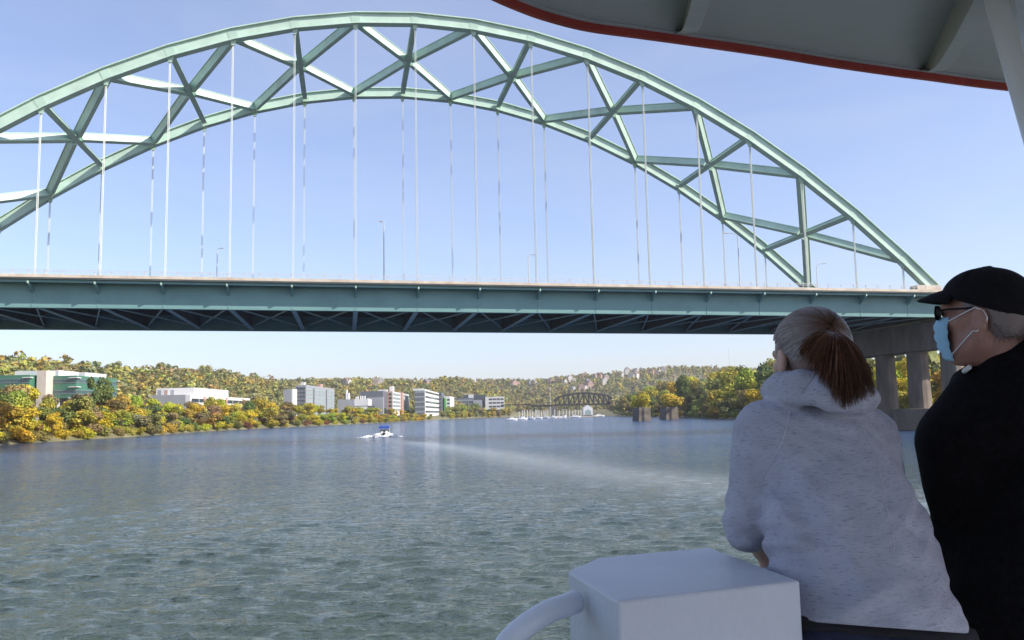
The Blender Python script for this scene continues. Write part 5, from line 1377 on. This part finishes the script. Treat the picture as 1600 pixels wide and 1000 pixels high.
# cropped grey hair under the cap, stubble tone
S = SDF(MC-.16, MC+.16, .005)
S.ell(Wm((0, -.018, .028)), np.array((.0805, .097, .088))*.955, MF, .01); S.ell(Wm((0, -.05, -.03)), np.array((.066, .052, .06))*.955, MF, .03); S.ell(Wm((0, .085, -.02)), np.array((.1, .085, .1))*.955, MF, .012, True)
for s in (-1, 1): S.ell(Wm((s*.085, -.004, -.015)), (.022, .03, .045), MF, .01, True)
S.plane(Wm((0, -.05, -.055)), -MF[2]); mhair = S.build('hair', GREYH, man, 1); mhair.data.attributes.new('strand', 'FLOAT', 'POINT').data.foreach_set('value', np.full(len(mhair.data.vertices), .38, np.float32))
lines = []; rg = np.random.RandomState(31)
for i_ in rg.choice(len(mhair.data.vertices), min(2200, len(mhair.data.vertices)), replace=False):
    v_ = mhair.data.vertices[int(i_)]; p_ = np.array(v_.co); n_ = np.array(v_.normal); lz_ = (p_-MC)@MF[2]; ly_ = (p_-MC)@MF[1]
    if lz_ > .020+.38*(ly_-.05): continue
    d_ = n_*.35-MF[2]*.7-MF[1]*.5+rg.normal(0, .25, 3); lines.append([p_+d_*k*.0045-n_*.001 for k in range(4)])
strands(lines, .0008, 'hair_strands', GREYH, mhair, 8, [.3+.4*rg.rand() for _ in lines])
# cap
S = SDF(MC-.2, MC+.22, .005)
S.ell(Wm((0, -.012, .040)), np.array((.0885, .112, .098))*.955, MF, .01); S.ell(Wm((0, .02, .06)), np.array((.080, .088, .075))*.955, MF, .02)
S.plane(Wm((0, .09, .068)), -MF[2]*1.0+MF[1]*.38)
S.ell(Wm((0, -.012, .140)), (.009, .009, .005), MF, .003)
cap = S.build('cap', BLACKC, man, 2)
m = MB(); nu, nv = 21, 7; vs = []
for j in range(nv):
    for i in range(nu):
        a = -1.22+2.44*i/(nu-1); v = j/(nv-1); reach = .074*math.cos(a*1.08)**.6
        x = .083*math.sin(a); y = .096*math.cos(a)+.006+reach*v*.98+.0*v; z = .088-.012*v-.018*(abs(a)/1.22)**2*(1+.3*v)-.010*v*v
        vs.append(Wm((x*(1+.05*v), y, z)))
m.add(vs, [(j*nu+i, j*nu+i+1, (j+1)*nu+i+1, (j+1)*nu+i) for j in range(nv-1) for i in range(nu-1)])
br = m.build('cap_brim', BLACKC, cap, smooth=True); q = br.modifiers.new('thick', 'SOLIDIFY'); q.thickness = .005
for k in range(6):      # panel seams of the crown
    a = k*math.pi/3; bv = BVHTree.FromPolygons([v.co for v in cap.data.vertices], [p.vertices for p in cap.data.polygons]); L = []
    for e in np.linspace(.3, 1.5, 12):
        d = Vector(np.array((math.sin(a)*math.cos(e), math.cos(a)*math.cos(e), math.sin(e)))@MF); h = bv.ray_cast(Vector(Wm((0, -.01, .05)))+d*.3, -d)
        if h[0] is not None: L.append(h[0])
    if len(L) > 3: mb = MB(); mb.tube(L, .0013, 5); mb.build('cap_seam', BLACKC, cap, smooth=True)
mask_on(Wm, man, -.108, .010, 1.08)
# sunglasses
m = MB()
for s in (-1, 1):
    vs = []
    for j in range(5):
        for i in range(9):
            u = -1+2*i/8; v = -1+2*j/4; sc = (1-.12*v*v); xx = s*(.036+.033*u*sc); yy = .115-.55*abs(xx)**1.55; vs.append(Wm((xx, yy, .024+.020*v*math.sqrt(1.02-u**4*.85)-.002*u)))
    m.add(vs, [(j*9+i, j*9+i+1, (j+1)*9+i+1, (j+1)*9+i) for j in range(4) for i in range(8)])
gl = m.build('sunglasses', LENS, man, smooth=True); q = gl.modifiers.new('thick', 'SOLIDIFY'); q.thickness = .003
for s in (-1, 1): m = MB(); m.tube([Wm((s*.063, .098, .028)), Wm((s*.078, .06, .028)), Wm((s*.083, .0, .026)), Wm((s*.084, -.03, .012))], .0024, 6); m.build('temple', LENS, gl, smooth=True)
m = MB(); m.tube([Wm((-.01, .113, .03)), Wm((.01, .113, .03))], .002, 6); m.build('glasses_bridge', LENS, gl)
# pale collar of the shirt at the throat
m = MB(); m.tube([Wm((-.05, .03, -.128)), Wm((-.02, .055, -.138)), Wm((.05, .03, -.14))], .0065, 8); m.build('shirt_collar', HULL, man, smooth=True)

# ------------------------------------------------------------------ thin autumn haze over the whole valley
hz = bpy.data.materials.new('valley_haze'); hz.use_nodes = True; n, l = nt(hz); n.remove(n['Principled BSDF'])
pv = n.new('ShaderNodeVolumePrincipled'); pv.inputs['Color'].default_value = (.97, .98, 1.0, 1); pv.inputs['Density'].default_value = HAZE; pv.inputs['Anisotropy'].default_value = .3
l.new(pv.outputs[0], n['Material Output'].inputs['Volume'])
m = MB(); m.box((-3100, -960, -6), (3100, 3300, 140)); tag(m.build('haze', hz), None, None, None, 'stuff')
